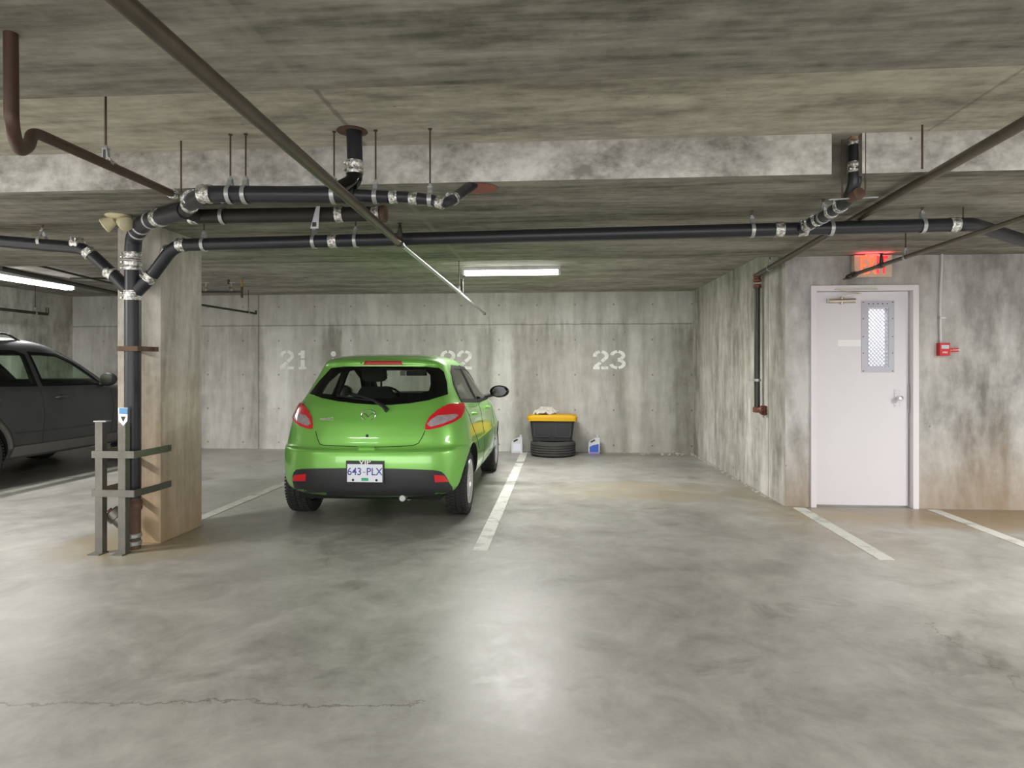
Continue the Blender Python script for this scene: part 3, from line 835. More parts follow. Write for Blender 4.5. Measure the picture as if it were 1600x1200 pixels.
# -- left branch line
lb = thing('drain_pipe', 'black pipe running left from the stack over the charcoal car', 'pipe', tuple(PY(60, 377, YS)), 0)
pL = [yl, PY(133, 388, YS), PY(112, 381, YS), PY(-60, 372, YS)]
RL = 0.044
mb = MB(); mb.tube(fillet([pL[0], pL[1], pL[3]], 0.09), RL, 22); build('pipe_section', mb, M['pipe'], lb, smooth=True)
for p_, q_, L in ((PY(173, 427, YS), pL[0], .06), (PY(140, 396, YS), pL[1], .055), (PY(121, 381, YS), pL[3], .06)):
    mb = MB(); coupling(mb, p_, q_ - p_, RL, L); build('coupling', mb, M['band'], lb, smooth=True)
hanger(lb, PY(66, 377.5, YS), (1, 0, 0), RL, CEIL_LO)

# -- right branch, the long 3 inch line
rb = thing('drain_pipe', 'long black pipe crossing the whole ceiling above the green car and door', 'pipe', tuple(PY(800, 370, 4.6)), 0)
Yb = 4.58
qA = yr_; qB = PY(273, 383, Yb); qC = PY(1505, 351, Yb)
mb = MB(); mb.tube(fillet([qA, qB, qC], 0.09), R3, 24); build('pipe_section', mb, M['pipe'], rb, smooth=True)
def onb(px): 
    # a point on the long line above image column px
    a = PY(px, 365, Yb); k = (a.x - qB.x) / (qC.x - qB.x)
    return Vector((a.x, Yb, qB.z + (qC.z - qB.z) * k))
dR = (qC - qB).normalized()
for p_, q_, L in ((PY(234, 434, YS), qA + (qA - qB), .06), (PY(262, 394, YS), qB, .055)):
    mb = MB(); coupling(mb, p_, q_ - p_, R3, L); build('coupling', mb, M['band'], rb, smooth=True)
for px in (284, 521, 1217, 1254, 1490):
    mb = MB(); coupling(mb, onb(px), dR, R3, 0.06); build('coupling', mb, M['band'], rb, smooth=True)
for px in (319, 491, 556, 1175, 1298, 1441): hanger(rb, onb(px), dR, R3, CEIL_LO)
# end bend and far leg
qD = PZ(1600, 376, qC.z - 0.02); qE = qD + (qD - qC) * 1.2
mb = MB(); mb.tube(fillet([onb(1497), qC + dR * 0.06, qD, qE], 0.10), R3, 24); build('end_bend', mb, M['pipe'], rb, smooth=True)
mb = MB(); coupling(mb, qC.lerp(qD, 0.18), qD - qC, R3, 0.05); build('coupling', mb, M['band'], rb, smooth=True)
mb = MB(); 
p_ = qC + dR * 0.0; mb.tube([(p_.x, p_.y, p_.z + R3), (p_.x, p_.y, CEIL_LO)], 0.005, 8); build('rod', mb, M['rod'], rb)

# -- riser at right with its branch
Yr = 3.83
rs = thing('drain_riser', 'short black riser dropping from the beam pocket above the exit door', 'pipe', tuple(PY(1337, 250, Yr)), 0)
t0 = PY(1337, 198, Yr); t0.z = CEIL_REC; 
r1 = PY(1335, 292, Yr); r2 = PY(1322, 316, Yr + 0.1); r3 = PY(1283, 341, 4.35); r4 = PY(1248, 359, Yb)
RR = 0.036
mb = MB(); mb.tube(fillet([t0, PY(1336, 262, Yr), r1, r2, r3, r4], 0.07), RR, 22); build('pipe_section', mb, M['pipe'], rs, smooth=True)
for p_, q_, L in ((PY(1337, 219, Yr), t0, .06), (PY(1336, 262, Yr), t0, .06), (r2.lerp(r3, 0.2), r3, .05), (r2.lerp(r3, 0.55), r3, .045), (r3.lerp(r4, 0.15), r4, .03), (r3.lerp(r4, 0.55), r4, .06)):
    mb = MB(); coupling(mb, p_, q_ - p_, RR, L); build('coupling', mb, M['band'], rs, smooth=True)
e_ = PY(1341, 303, Yr - 0.02)
mb = MB(); mb.tube([r2.lerp(r1, 0.3), e_], 0.032, 18); mb.lathe([(0.034, 0), (0.034, 0.012), (0.02, 0.016)], e_, (e_ - r2), 18); build('cleanout_cap', mb, M['pipe_rust'], rs, smooth=True)
mb = MB(); mb.lathe([(0.04, -0.012), (0.04, 0)], t0, (0, 0, 1), 18); tag(build('sealant_ring', mb, M['orange_rust'], rs), 'orange sealant ring')
for px, y0_, y1_ in ((1316, 205, 310), (1352, 205, 305)):
    a = PY(px, y1_, Yr - 0.08 + (0.10 if px == 1316 else 0)); mb = MB(); mb.tube([a, (a.x, a.y, CEIL_REC)], 0.005, 8); build('rod', mb, M['rod'], rs)
b_ = PY(1322, 311, Yr + 0.02); mb = MB(); mb.bar(PY(1295, 312, Yr + 0.02), PY(1372, 308, Yr + 0.02), 0.012, 0.006); build('support_bar', mb, M['galv'], rs)
hanger(rs, r3.lerp(r2, 0.1), r3 - r2, RR, CEIL_LO)

# -- upper 3 inch line in front of the beam
Yu = 3.50
up_ = thing('drain_pipe', 'upper black pipe hung before the concrete beam with shiny end couplings', 'pipe', tuple(PY(450, 303, Yu)), 0)
RU = 0.046
j0 = mE; j1 = PY(302, 312, 3.72); j2 = PY(322, 303, Yu); j3 = PY(555, 305, Yu)
mb = MB(); mb.tube(fillet([j0, j1, j2, j3], 0.08), RU, 24); build('pipe_section', mb, M['pipe'], up_, smooth=True)
k1 = PY(607, 308, Yu); k2 = PY(627, 307, Yu); k3 = PY(672, 312, Yu); k4 = PY(690, 317, Yu - 0.02); k5 = PY(703, 315, Yu + 0.03); k6 = PY(714, 306, Yu + 0.14); 
k7 = Vector((k6.x + 0.07, nb_f + 0.05, CEIL_LO))
RS = 0.030
mb = MB(); mb.tube([PY(553, 305, Yu), k1], 0.034, 20); build('reduced_section', mb, M['pipe'], up_, smooth=True)
mb = MB(); mb.tube(fillet([k1, k2, k3, k4, k5, k6, k7], 0.03, 3), RS, 18); build('tail_section', mb, M['pipe'], up_, smooth=True)
for p_, q_, L, r_ in ((j1.lerp(j0, 0.4), j0, .06, RU), (j2 + (j3 - j2) * 0.0, j3, .07, RU), (PY(615, 308, Yu), k2, .045, RS), (PY(646, 310, Yu), k3, .045, RS), (k3.lerp(k4, 0.9), k4, .04, RS), (k5.lerp(k6, 0.5), k6, .04, RS), (PY(300, 310, 3.75), j2, .03, RU)):
    mb = MB(); coupling(mb, p_, q_ - p_, r_, L); build('coupling', mb, M['band'], up_, smooth=True)
for px, r_ in ((360, RU), (384, RU), (522, RU), (587, 0.034), (672, RS)):
    hanger(up_, PY(px, 304 if px < 560 else (307 if px < 600 else 312), Yu), (1, 0, 0), r_, CEIL_REC)
h_ = PY(283, 300, 3.58); mb = MB(); mb.tube([h_, (h_.x, h_.y, CEIL_REC)], 0.005, 8); build('rod', mb, M['rod'], up_)
mb = MB(); kp = PY(730, 299, nb_f + 0.1); mb.lathe([(0.11, -0.004), (0.10, 0)], (k7.x + 0.03, nb_f + 0.12, CEIL_LO), (0, 0, 1), 20); tag(build('fire_stop_patch', mb, M['red_patch'], up_), 'dull red sealant patch on the soffit')
# closet riser dropping on to the upper line
vr = PY(553, 240, Yu); v0 = Vector((vr.x, Yu, CEIL_REC + 0.03)); v1 = PY(555, 262, Yu); v2 = PY(553, 284, Yu - 0.0); v3 = PY(530, 296, Yu - 0.05)
ri = thing('drain_riser', 'vertical black riser through the rusty ceiling hole left of centre', 'pipe', (vr.x, Yu, v1.z), 0)
mb = MB(); mb.tube([v0, v1], 0.042, 24); build('pipe_section', mb, M['pipe'], ri, smooth=True)
mb = MB(); mb.tube(fillet([v1, v2, v3], 0.06), [0.044] * 8, 22); tag(build('bend', mb, M['black_gloss'], ri, smooth=True), 'glossy black bend')
mb = MB(); coupling(mb, PY(554, 262, Yu), (0, 0, 1), 0.043, 0.07); build('coupling', mb, M['band'], ri, smooth=True)
mb = MB(); mb.lathe([(0.085, -0.004), (0.08, 0)], (v0.x - 0.01, Yu, CEIL_REC), (0, 0, 1), 20); tag(build('ceiling_hole_collar', mb, M['pipe_rust'], ri), 'rust-stained collar')

# -- lower capped line behind the upper one
Yl = 4.1
lo_ = thing('drain_pipe', 'sooty capped pipe just below the upper black pipe', 'pipe', tuple(PY(450, 337, Yl)), 0)
mb = MB(); mb.tube([mE, PY(312, 338, Yl), PY(600, 334, Yl)], 0.047, 24); build('pipe_section', mb, M['pipe_dark'], lo_, smooth=True)
for px in (303, 531, 588):
    mb = MB(); coupling(mb, PY(px, 338 if px < 400 else 334.5, Yl), (1, 0, 0.0), 0.047, 0.05); tag(build('coupling', mb, M['band'], lo_, smooth=True))
mb = MB(); mb.lathe([(0.053, -0.02), (0.056, 0.0), (0.05, 0.01), (0.02, 0.012)], PY(601, 334, Yl), (1, 0, 0), 24); tag(build('end_cap', mb, M['pipe_rust'], lo_, smooth=True), 'rusty end cap')
hanger(lo_, PY(349, 337.6, Yl), (1, 0, 0), 0.047, CEIL_LO); hanger(lo_, PY(606, 334, Yl), (1, 0, 0), 0.05, CEIL_LO) if False else None
tg = PY(493, 330, Yl - 0.06)
mb = MB(); a = PY(497, 322, Yl - 0.055); b = PY(491, 357, Yl - 0.055)
mb.add([a + Vector((-.012, 0, 0)), a + Vector((.012, 0, 0)), b + Vector((.026, 0, 0)), b + Vector((-.026, 0, 0)), a + Vector((-.012, .002, 0)), a + Vector((.012, .002, 0)), b + Vector((.026, .002, 0)), b + Vector((-.026, .002, 0))],
       [(0, 1, 2, 3), (7, 6, 5, 4), (0, 4, 5, 1), (1, 5, 6, 2), (2, 6, 7, 3), (3, 7, 4, 0)])
tagp = build('hang_tag', mb, M['label_grey'], lo_)
mb = MB(); mb.box((b.x - .014, b.y - .001, b.z + .012), (b.x + .014, b.y, b.z + .04)); build('tag_print', mb, M['steel_dark'], tagp)

# -- brown drain from the upper left
br = thing('drain_pipe', 'brown pipe with U-bend at the upper left sloping to the stack', 'pipe', tuple(PY(150, 245, 2.8)), 0)
b0 = W(17, 40, 2.1); b1 = W(18, 200, 2.1); b2 = W(30, 236, 2.2); b3 = W(46, 228, 2.35); b4 = W(50, 205, 2.45)
b5 = W(272, 304, 3.68)
b00 = Vector((b0.x, b0.y, CEIL_LO))
mb = MB(); mb.tube(fillet([b00, b1, b2, b3, b4 + Vector((0, 0.0, 0)), b5], 0.07, 6), 0.021, 18); build('pipe_section', mb, M['copper'], br, smooth=True)
pc = W(172, 258, 3.02); mb = MB(); coupling(mb, pc, b5 - b4, 0.021, 0.06); build('coupling', mb, M['band'], br, smooth=True)
hanger(br, W(166, 254, 2.98), b5 - b4, 0.021, CEIL_REC)
mb = MB(); coupling(mb, b4.lerp(b5, 0.985), b5 - b4, 0.024, 0.05); build('coupling', mb, M['band'], br, smooth=True)

# -- sprinkler lines
def srun(label, pts, r, extra=None, mat='sprinkler'):
    th = thing('sprinkler_pipe', label, 'pipe', tuple(pts[0])); mb = MB(); mb.tube(pts, r, 18); build('pipe_section', mb, M[mat], th, smooth=True)
    return th
def head(root, p, up=True, mat='brass'):
    s_ = 1 if up else -1; mb = MB(); mb.lathe([(0.014, 0), (0.014, 0.02 * 1), (0.009, 0.03), (0.006, 0.045), (0.02, 0.05), (0.02, 0.053)], p, (0, 0, s_), 12)
    for a in (-1, 1): mb.bar(Vector(p) + Vector((a * 0.009, 0, 0.02 * s_)), Vector(p) + Vector((a * 0.006, 0, 0.05 * s_)), 0.004, 0.004)
    build('sprinkler_head', mb, M[mat], root)
zs = 2.20
a0 = PZ(265, 66, zs); a1 = PZ(625, 380, zs); a2 = PZ(757, 490, zs - 0.005)
a2 = PY(757, 490, 10.15)
s1 = srun('long sprinkler pipe slanting from the top left to stall 22', [a0 + (a0 - a1) * 0.9, a0, a1], 0.026)
mb = MB(); mb.tube([a1, a2], 0.0165, 16); tag(build('thin_section', mb, M['galv'], s1, smooth=True), 'brighter thin section')
dS = (a1 - a0).normalized(); mb = MB(); mb.lathe([(0.026, -0.05), (0.033, -0.045), (0.033, 0.0), (0.024, 0.03), (0.022, 0.07)], a1, dS, 18); build('reducing_coupling', mb, M['steel_dark'], s1, smooth=True)
mb = MB(); mb.tube([a1 + Vector((0, 0, 0.0)), a1 + Vector((0.0, 0, 0.085))], 0.019, 14); mb.lathe([(0.024, 0), (0.024, 0.02)], a1 + Vector((0, 0, 0.045)), (0, 0, 1), 8); build('riser_nipple', mb, M['steel_dark'], s1, smooth=True)
head(s1, a1 + Vector((0, 0, 0.085)), True, 'steel_dark')
h1 = a1.lerp(a2, 0.72); h1 = PY(722, 460, 0); 
k_ = 0.0
# point on the thin section above column 722
def on_line(a, b, px):
    lo, hi = 0.0, 1.0
    def col(p):
        x = p.x * CT + p.y * ST; y = -p.x * ST + p.y * CT
        return CX + F * x / y
    for _ in range(40):
        m_ = (lo + hi) / 2
        if (col(a.lerp(b, m_)) < px) == (col(a) < col(b)): lo = m_
        else: hi = m_
    return a.lerp(b, lo)
p722 = on_line(a1, a2, 722)
mb = MB(); mb.tube([p722, p722 + Vector((0, 0, 0.13))], 0.016, 12); build('riser_nipple', mb, M['steel_dark'], s1, smooth=True); head(s1, p722 + Vector((0, 0, 0.13)), True, 'steel_dark')
hanger(s1, on_line(a1, a2, 717), a2 - a1, 0.0165, CEIL_BACK)
mb = MB(); mb.lathe([(0.02, -0.03), (0.024, 0), (0.01, 0.012)], a2, a2 - a1, 12); build('end_cap', mb, M['steel_dark'], s1, smooth=True)

c0_ = PZ(1600, 192, 2.384); XW = 2.075
c2_ = PX(1183, 430, XW)
s2 = srun('thick sprinkler pipe at the right running back to the red valve drop', [c0_ + (c0_ - c2_) * 0.6, c0_, c2_], 0.027)
hanger(s2, on_line(c0_, c2_, 1203), c2_ - c0_, 0.027, CEIL_BACK)
# drop along the side wall
zlo = PX(1183, 640, XW).z
dp = thing('sprinkler_drop', 'dark vertical drop pipe with red hose valve on the side wall', 'pipe', (c2_.x, c2_.y, zlo))
mb = MB(); mb.tube([(c2_.x, c2_.y, c2_.z - 0.10), (c2_.x, c2_.y, zlo)], 0.030, 18); build('pipe_section', mb, M['steel_dark'], dp, smooth=True)
mb = MB(); mb.lathe([(0.034, -0.045), (0.043, -0.04), (0.043, -0.015), (0.036, -0.01), (0.036, 0.015), (0.043, 0.02), (0.043, 0.04), (0.02, 0.05)], (c2_.x, c2_.y, c2_.z - 0.03), (0, 0, 1), 18)
mb.lathe([(0.036, -0.01), (0.042, -0.005), (0.042, 0.03), (0.03, 0.035)], (c2_.x, c2_.y, c2_.z - 0.13), (0, 0, 1), 18); build('red_elbow', mb, M['redfit'], dp, smooth=True)
wb = Vector((c2_.x, c2_.y, zlo))
mb = MB(); mb.lathe([(0.036, -0.03), (0.044, -0.025), (0.044, 0.02), (0.034, 0.03)], wb, (0, 0, 1), 18); mb.tube([wb, wb + Vector((0.03, -0.09, 0))], 0.03, 16)
mb.lathe([(0.03, 0), (0.052, 0.005), (0.052, 0.02), (0.046, 0.03), (0.03, 0.032), (0.028, 0.045)], wb + Vector((0.03, -0.09, 0)), (0.3, -0.95, 0), 20); hv = build('hose_valve', mb, M['redfit'], dp, smooth=True)
wh = wb + Vector((0.035, -0.145, 0.0)); mb = MB()
ringp = [wh + Vector((0.045 * cos(a) * 0.95, -0.0 + 0.045 * cos(a) * 0.3, 0.045 * sin(a))) for a in [2 * pi * k / 20 for k in range(21)]]
mb.tube(ringp, 0.006, 8, cap=False)
for k in range(4): mb.tube([wh, ringp[k * 5]], 0.004, 6)
build('hand_wheel', mb, M['redfit'], hv, smooth=True)
zc_ = PX(1183, 594, XW).z
mb = MB(); mb.box((c2_.x - 0.09, c2_.y - 0.012, zc_ - 0.01), (c2_.x + 0.04, c2_.y + 0.012, zc_ + 0.01)); mb.lathe([(0.030, -0.014), (0.036, -0.014), (0.036, 0.014), (0.030, 0.014)], (c2_.x, c2_.y, zc_), (0, 0, 1), 16); build('wall_clamp', mb, M['galv'], dp)

e0_ = PZ(1600, 340, 2.21); e1_ = PZ(1334, 429, 2.21)
s3 = srun('thin sprinkler pipe crossing in front of the red EXIT sign', [e0_ + (e0_ - e1_) * 0.5, e0_, e1_], 0.017)
p_ = on_line(e0_, e1_, 1415); hanger(s3, p_, e1_ - e0_, 0.017, CEIL_LO)
p_ = on_line(e0_, e1_, 1377); mb = MB(); mb.lathe([(0.024, -0.03), (0.024, 0.03)], p_, e1_ - e0_, 12); mb.tube([p_, p_ + Vector((0, 0, 0.05))], 0.015, 12); build('tee', mb, M['steel_dark'], s3, smooth=True); head(s3, p_ + Vector((0, 0, 0.05)), True, 'steel_dark')
mb = MB(); mb.lathe([(0.024, -0.05), (0.028, -0.02), (0.028, 0.02), (0.02, 0.03)], e1_, e1_ - e0_, 12); mb.tube([e1_, e1_ + Vector((-0.06, 0, -0.02))], 0.018, 12); build('end_elbow', mb, M['steel_dark'], s3, smooth=True)
mb = MB(); mb.lathe([(0.035, 0), (0.04, 0.006), (0.02, 0.012), (0.012, 0.03)], e1_ + Vector((-0.06, 0, -0.045)), (0, 0, 1), 14); build('sidewall_head', mb, M['steel_dark'], s3)
rd_ = PZ(1441, 262, 2.42); 
ar = thing('abandoned_rod', 'rusty threaded rod hanging alone from the ceiling above the exit sign', 'rod', tuple(PY(1441, 230, 3.65)))
tp = PY(1441, 230, 3.65); mb = MB(); mb.tube([(tp.x, tp.y, PY(1441, 264, 3.65).z), (tp.x, tp.y, CEIL_REC)], 0.0055, 8); build('rod_shaft', mb, M['pipe_rust'], ar)

# far pipes left of and behind the column
def far_pipe(label, p0, p1, r, hz=(), mat='steel_dark'):
    th = thing('sprinkler_pipe', label, 'pipe', tuple(p0)); mb = MB(); mb.tube([p0, p1], r, 12); build('pipe_section', mb, M[mat], th, smooth=True)
    for px in hz: hanger(th, on_line(p0, p1, px), p1 - p0, r, CEIL_BACK)
    return th
f1a = PY(318, 477, 8.9); f1b = PY(400, 490, 10.0)
fp = far_pipe('thin pipe ending behind the column near the number 21', f1a + (f1a - f1b) * 0.5, f1b, 0.016, (388,)); mb = MB(); mb.tube([f1b, f1b + Vector((0, 0, 0.05))], 0.016, 10); build('end_elbow', mb, M['steel_dark'], fp)
g0 = PX(0, 483, XL + 0.5); g1 = PX(74, 491, XL + 0.5)
fp = far_pipe('thin pipe above the charcoal car ending near the wall corner', g0 + (g0 - g1) * 0.3, g1, 0.022, (55,)); mb = MB(); mb.tube([g1, g1 + Vector((0, 0, 0.1))], 0.022, 10); build('end_elbow', mb, M['steel_dark'], fp)
far_pipe('dark pipe beside the left fluorescent light', PZ(0, 419, 2.36), PZ(200, 462, 2.36), 0.026)
far_pipe('thin dark line above the left fluorescent light', PZ(40, 410, 2.52), PZ(200, 449, 2.50), 0.014)
far_pipe('short level pipe left of the column top', PZ(110, 435, 2.52), PZ(200, 435, 2.52), 0.013)
# valve tree near the number 21
vt = thing('valve_manifold', 'small dark pipes with valves hanging behind the column', 'valve', tuple(PY(340, 440, 8.6)))
mb = MB(); Yv = 8.6
mb.tube([PY(300, 432, Yv), PY(357, 432, Yv)], 0.014, 10); mb.tube([PY(300, 456, Yv), PY(379, 456, Yv)], 0.014, 10)
mb.tube([PY(357, 424, Yv), PY(357, 444, Yv)], 0.015, 10); mb.tube([PY(378, 448, Yv), PY(378, 465, Yv)], 0.015, 10)
build('pipe_section', mb, M['steel_dark'], vt, smooth=True)
for px, py in ((338, 428), (322, 452), (362, 452)):
    c = PY(px, py, Yv); mb = MB(); mb.lathe([(0.03, -0.03), (0.034, 0), (0.02, 0.03)], c, (1, 0, 0), 10); mb.tube([c, c + Vector((0, 0, 0.09))], 0.008, 8); mb.bar(c + Vector((-0.05, 0, 0.09)), c + Vector((0.05, 0, 0.09)), 0.012, 0.008); build('valve', mb, M['brushed'], vt)
for px, py in ((357, 418), (378, 442)):
    c = PY(px, py + 6, Yv); mb = MB(); mb.tube([c, (c.x, c.y, CEIL_BACK)], 0.012, 8); build('brass_stem', mb, M['brass'], vt)

# ------------------------------------------------------------------ guard frame at the stack foot
gf = thing('pipe_guard', 'grey steel guard frame bolted around the stack foot', 'guard', (sx_, 4.46, 0))
Yg = 4.47
for px, ptop, fl in ((156, 659, -1), (192, 662, -1)):
    b = PY(px, 866, Yg); zt_ = PY(px, ptop, Yg).z
    mb = MB(); w = 0.065; th = 0.008
    mb.box((b.x - w / 2, Yg - 0.006, 0), (b.x + w / 2 - 0.01, Yg + 0.002, zt_)); mb.box((b.x + w / 2 - 0.018, Yg + 0.002, 0), (b.x + w / 2 - 0.01, Yg + 0.045, zt_)); mb.box((b.x - w / 2, Yg + 0.002, 0), (b.x - w / 2 + th, Yg + 0.045, zt_))
    po = build('guard_post', mb, M['post'], gf)
    mb = MB(); mb.box((b.x - 0.06, Yg - 0.05, 0), (b.x + 0.03, Yg + 0.05, 0.008)); build('foot_plate', mb, M['post'], po)
    if px == 156:
        mb = MB(); mb.box((b.x - 0.035, Yg - 0.02, zt_), (b.x + 0.06, Yg + 0.04, zt_ + 0.008)); build('top_plate', mb, M['galv'], po)
for py in (711, 772):
    zc = PY(180, py, Yg - 0.03).z; xl, xr = PY(145, py, Yg).x, PY(207, py, Yg).x + 0.02
    mb = MB(); hh = 0.025
    mb.box((xl, Yg - 0.014, zc - hh), (xr, Yg - 0.006, zc + hh)); mb.box((xl, Yg - 0.006, zc - hh), (xl + 0.008, cy0 - 0.02, zc + hh))
    xe = cx1 + 0.004
    mb.bar((xr, Yg - 0.01, zc), (xe + 0.004, cy0 - 0.04, zc), 0.008, 2 * hh); mb.box((xe, cy0 - 0.045, zc - hh), (xe + 0.008, cy0 + 0.12, zc + hh))
    st_ = build('guard_strap', mb, M['post'], gf)
    mb = MB(); mb.lathe([(0.012, 0), (0.012, 0.008)], (xe + 0.008, cy0 + 0.09, zc), (1, 0, 0), 6); build('bolt', mb, M['pipe_rust'], st_)
# sticker plate at the top of the right post
b = PY(194, 866, Yg); zt_ = PY(192, 662, Yg).z; zs0 = PY(194, 637, Yg).z
mb = MB(); m_ = frame_mat((b.x, Yg - 0.007, zt_), (1, 0, 0), (0, 0, 1))
hS = zs0 - zt_
mb.prism([(-0.035, 0.02), (0, -0.015), (0.03, 0.02), (0.033, hS), (-0.04, hS)], 0.003, 0, m_)
sk = build('warning_sticker', mb, M['white_print'], gf)
mb = MB(); mb.prism([(-0.03, hS * 0.62), (0.032, hS * 0.6), (0.033, hS * 0.97), (-0.03, hS * 0.98)], 0.0045, 0, m_); build('sticker_print', mb, M['sticker_blue'], sk)
mb = MB(); mb.prism([(-0.018, hS * 0.45), (0.0, 0.015), (0.018, hS * 0.45)], 0.0045, 0, m_); build('sticker_print', mb, M['steel_dark'], sk)

# emergency twin lamp on the soffit by the column
el = PZ(185, 337, CEIL_LO)
em = thing('emergency_light', 'cream twin-head emergency light on the ceiling by the column', 'light', tuple(el))
mb = MB(); mb.lathe([(0.02, -0.03), (0.07, -0.018), (0.085, -0.006), (0.085, 0)], el, (0, 0, 1), 22); build('ceiling_plate', mb, M['cream'], em, smooth=True)
for sx2, dr_ in ((-1, Vector((-0.75, -0.35, -0.55))), (1, Vector((0.8, -0.25, -0.35)))):
    c = el + Vector((sx2 * 0.04, -0.02, -0.05)); mb = MB(); mb.tube([el + Vector((sx2 * 0.02, 0, -0.02)), c], 0.01, 8)
    mb.lathe([(0.012, -0.03), (0.03, -0.02), (0.045, 0.02), (0.052, 0.05), (0.045, 0.056), (0.0, 0.062)], c, dr_, 18); build('lamp_head', mb, M['cream'], em, smooth=True)

# ------------------------------------------------------------------ things by the back wall
def tyre_mesh(mb, c, axis, R, wd, r_in, seg=48, grooves=3, lugs=0):
    h = wd / 2
    prof = [(r_in, -h * 0.82), (r_in + 0.012, -h * 0.95), ((R + r_in) / 2, -h * 1.04), (R - 0.035, -h * 0.98), (R - 0.012, -h * 0.84)]
    n = grooves
    xs = [-h * 0.8 + 1.6 * h * k / (n + 1) for k in range(n + 2)]
    for k in range(n + 1):
        g = 0.006
        prof += [(R if 0 < k else R - 0.004, xs[k] + (g if k > 0 else 0)), (R if k < n else R - 0.004, xs[k + 1] - (g if k < n else 0))]
        if k < n: prof += [(R - 0.011, xs[k + 1] - g), (R - 0.011, xs[k + 1] + g)]
    prof += [(R - 0.012, h * 0.84), (R - 0.035, h * 0.98), ((R + r_in) / 2, h * 1.04), (r_in + 0.012, h * 0.95), (r_in, h * 0.82), (r_in, -h * 0.82)]
    mb.lathe(prof, c, axis, seg)
    mb.f = [f for f in mb.f if len(f) <= 4]; mb.mi = mb.mi[:len(mb.f)]
ty = PY(864, 690, 10.08)
tc = Vector((ty.x, 10.07, 0))
tr_ = thing('spare_tyre', 'black tyre lying flat under the yellow-lidded tote', 'tyre', (tc.x, tc.y, 0))
mb = MB(); tyre_mesh(mb, (tc.x, tc.y, 0.115), (0, 0, 1), 0.345, 0.22, 0.20, 64, 4); build('tyre_body', mb, M['old_rubber'], tr_, smooth=True)

tb = thing('storage_tote', 'charcoal plastic tote with yellow lid standing on the tyre', 'container', (tc.x, tc.y, 0.235))
zt0, zt1 = 0.235, PY(862, 655, 9.85).z
def rrect(hw, hd, r, n=4):
    out = []
    for cxs, cys, a0 in ((1, 1, 0), (-1, 1, 90), (-1, -1, 180), (1, -1, 270)):
        for k in range(n + 1):
            a = radians(a0 + 90 * k / n); out.append((cxs * (hw - r) + r * cos(a), cys * (hd - r) + r * sin(a)))
    return out
def stacked(mb, rings):
    n = len(rings[0][0]); vs = []; fs = []
    for ring, z, c in rings:
        for x, y in ring: vs.append((c[0] + x, c[1] + y, z))
    for i in range(len(rings) - 1):
        for k in range(n): fs.append((i * n + k, i * n + (k + 1) % n, (i + 1) * n + (k + 1) % n, (i + 1) * n + k))
    fs.append(tuple(range(n))[::-1]); fs.append(tuple((len(rings) - 1) * n + k for k in range(n)))
    mb.add(vs, fs)
cc = (tc.x - 0.01, tc.y)
hh = zt1 - zt0
mb = MB(); stacked(mb, [(rrect(0.295, 0.17, 0.05), zt0, cc), (rrect(0.31, 0.185, 0.05), zt0 + hh * 0.25, cc), (rrect(0.335, 0.205, 0.05), zt0 + hh * 0.9, cc), (rrect(0.355, 0.225, 0.05), zt0 + hh * 0.92, cc), (rrect(0.357, 0.226, 0.05), zt1, cc)])
tbody = build('tote_body', mb, M['tote'], tb, smooth=True)
for x0_, x1_ in ((-0.27, -0.05), (0.05, 0.27)):
    y_ = cc[1] - 0.196
    mb = MB()
    for a, b2 in (((x0_, 0.2), (x1_, 0.2)), ((x0_, 0.84), (x0_, 0.2)), ((x1_, 0.84), (x1_, 0.2))):
        pa_ = Vector((cc[0] + a[0], y_ + 0.012 - 0.02 * a[1], zt0 + hh * a[1])); pb_ = Vector((cc[0] + b2[0], y_ + 0.012 - 0.02 * b2[1], zt0 + hh * b2[1])); mb.bar(pa_, pb_, 0.022, 0.012)
    build('moulded_rib', mb, M['tote'], tbody, bevel=0.002)
mb = MB(); stacked(mb, [(rrect(0.375, 0.24, 0.06), zt1 - 0.028, cc), (rrect(0.382, 0.246, 0.06), zt1 + 0.028, cc), (rrect(0.37, 0.235, 0.06), zt1 + 0.045, cc), (rrect(0.33, 0.20, 0.05), zt1 + 0.045, cc), (rrect(0.32, 0.19, 0.05), zt1 + 0.06, cc)])
build('tote_lid', mb, M['yellow'], tb, smooth=True)
# crumpled papers on the lid
def crumple(label, c, sx2, sy2, hgt, rz, seed):
    rnd = random.Random(seed); mb = MB(); n = 9; vs = []; fs = []
    for j in range(n):
        for i in range(n):
            u = i / (n - 1) - 0.5; v = j / (n - 1) - 0.5
            z = hgt * (0.55 * (1 - (2 * u) ** 2) * (1 - (2 * v) ** 2) + 0.45 * rnd.random()) 
            vs.append((u * sx2 + rnd.uniform(-.01, .01), v * sy2 + rnd.uniform(-.01, .01), max(0.0015, z)))
    for j in range(n - 1):
        for i in range(n - 1): a = j * n + i; fs.append((a, a + 1, a + n + 1, a + n))
    m = Matrix.Translation(c) @ Matrix.Rotation(rz, 4, 'Z')
    top = [m @ Vector(v) for v in vs]; mb.add(top, fs)
    bot = [v - Vector((0, 0, 0.0014)) for v in top]
    b = len(mb.v); mb.v += bot; fb = [tuple(i + b for i in f[::-1]) for f in fs]; mb.f += fb; mb.mi += [0] * len(fb)
    return tag(build('paper_wrap', mb, M['paper']), label, 'paper')
zl = zt1 + 0.061
crumple('crumpled white paper on the left of the yellow lid', (cc[0] - 0.16, cc[1] - 0.08, zl), 0.26, 0.17, 0.10, 0.3, 2)
crumple('folded pale sheet behind the crumpled paper on the lid', (cc[0] - 0.10, cc[1] + 0.10, zl), 0.34, 0.16, 0.13, -0.2, 5)

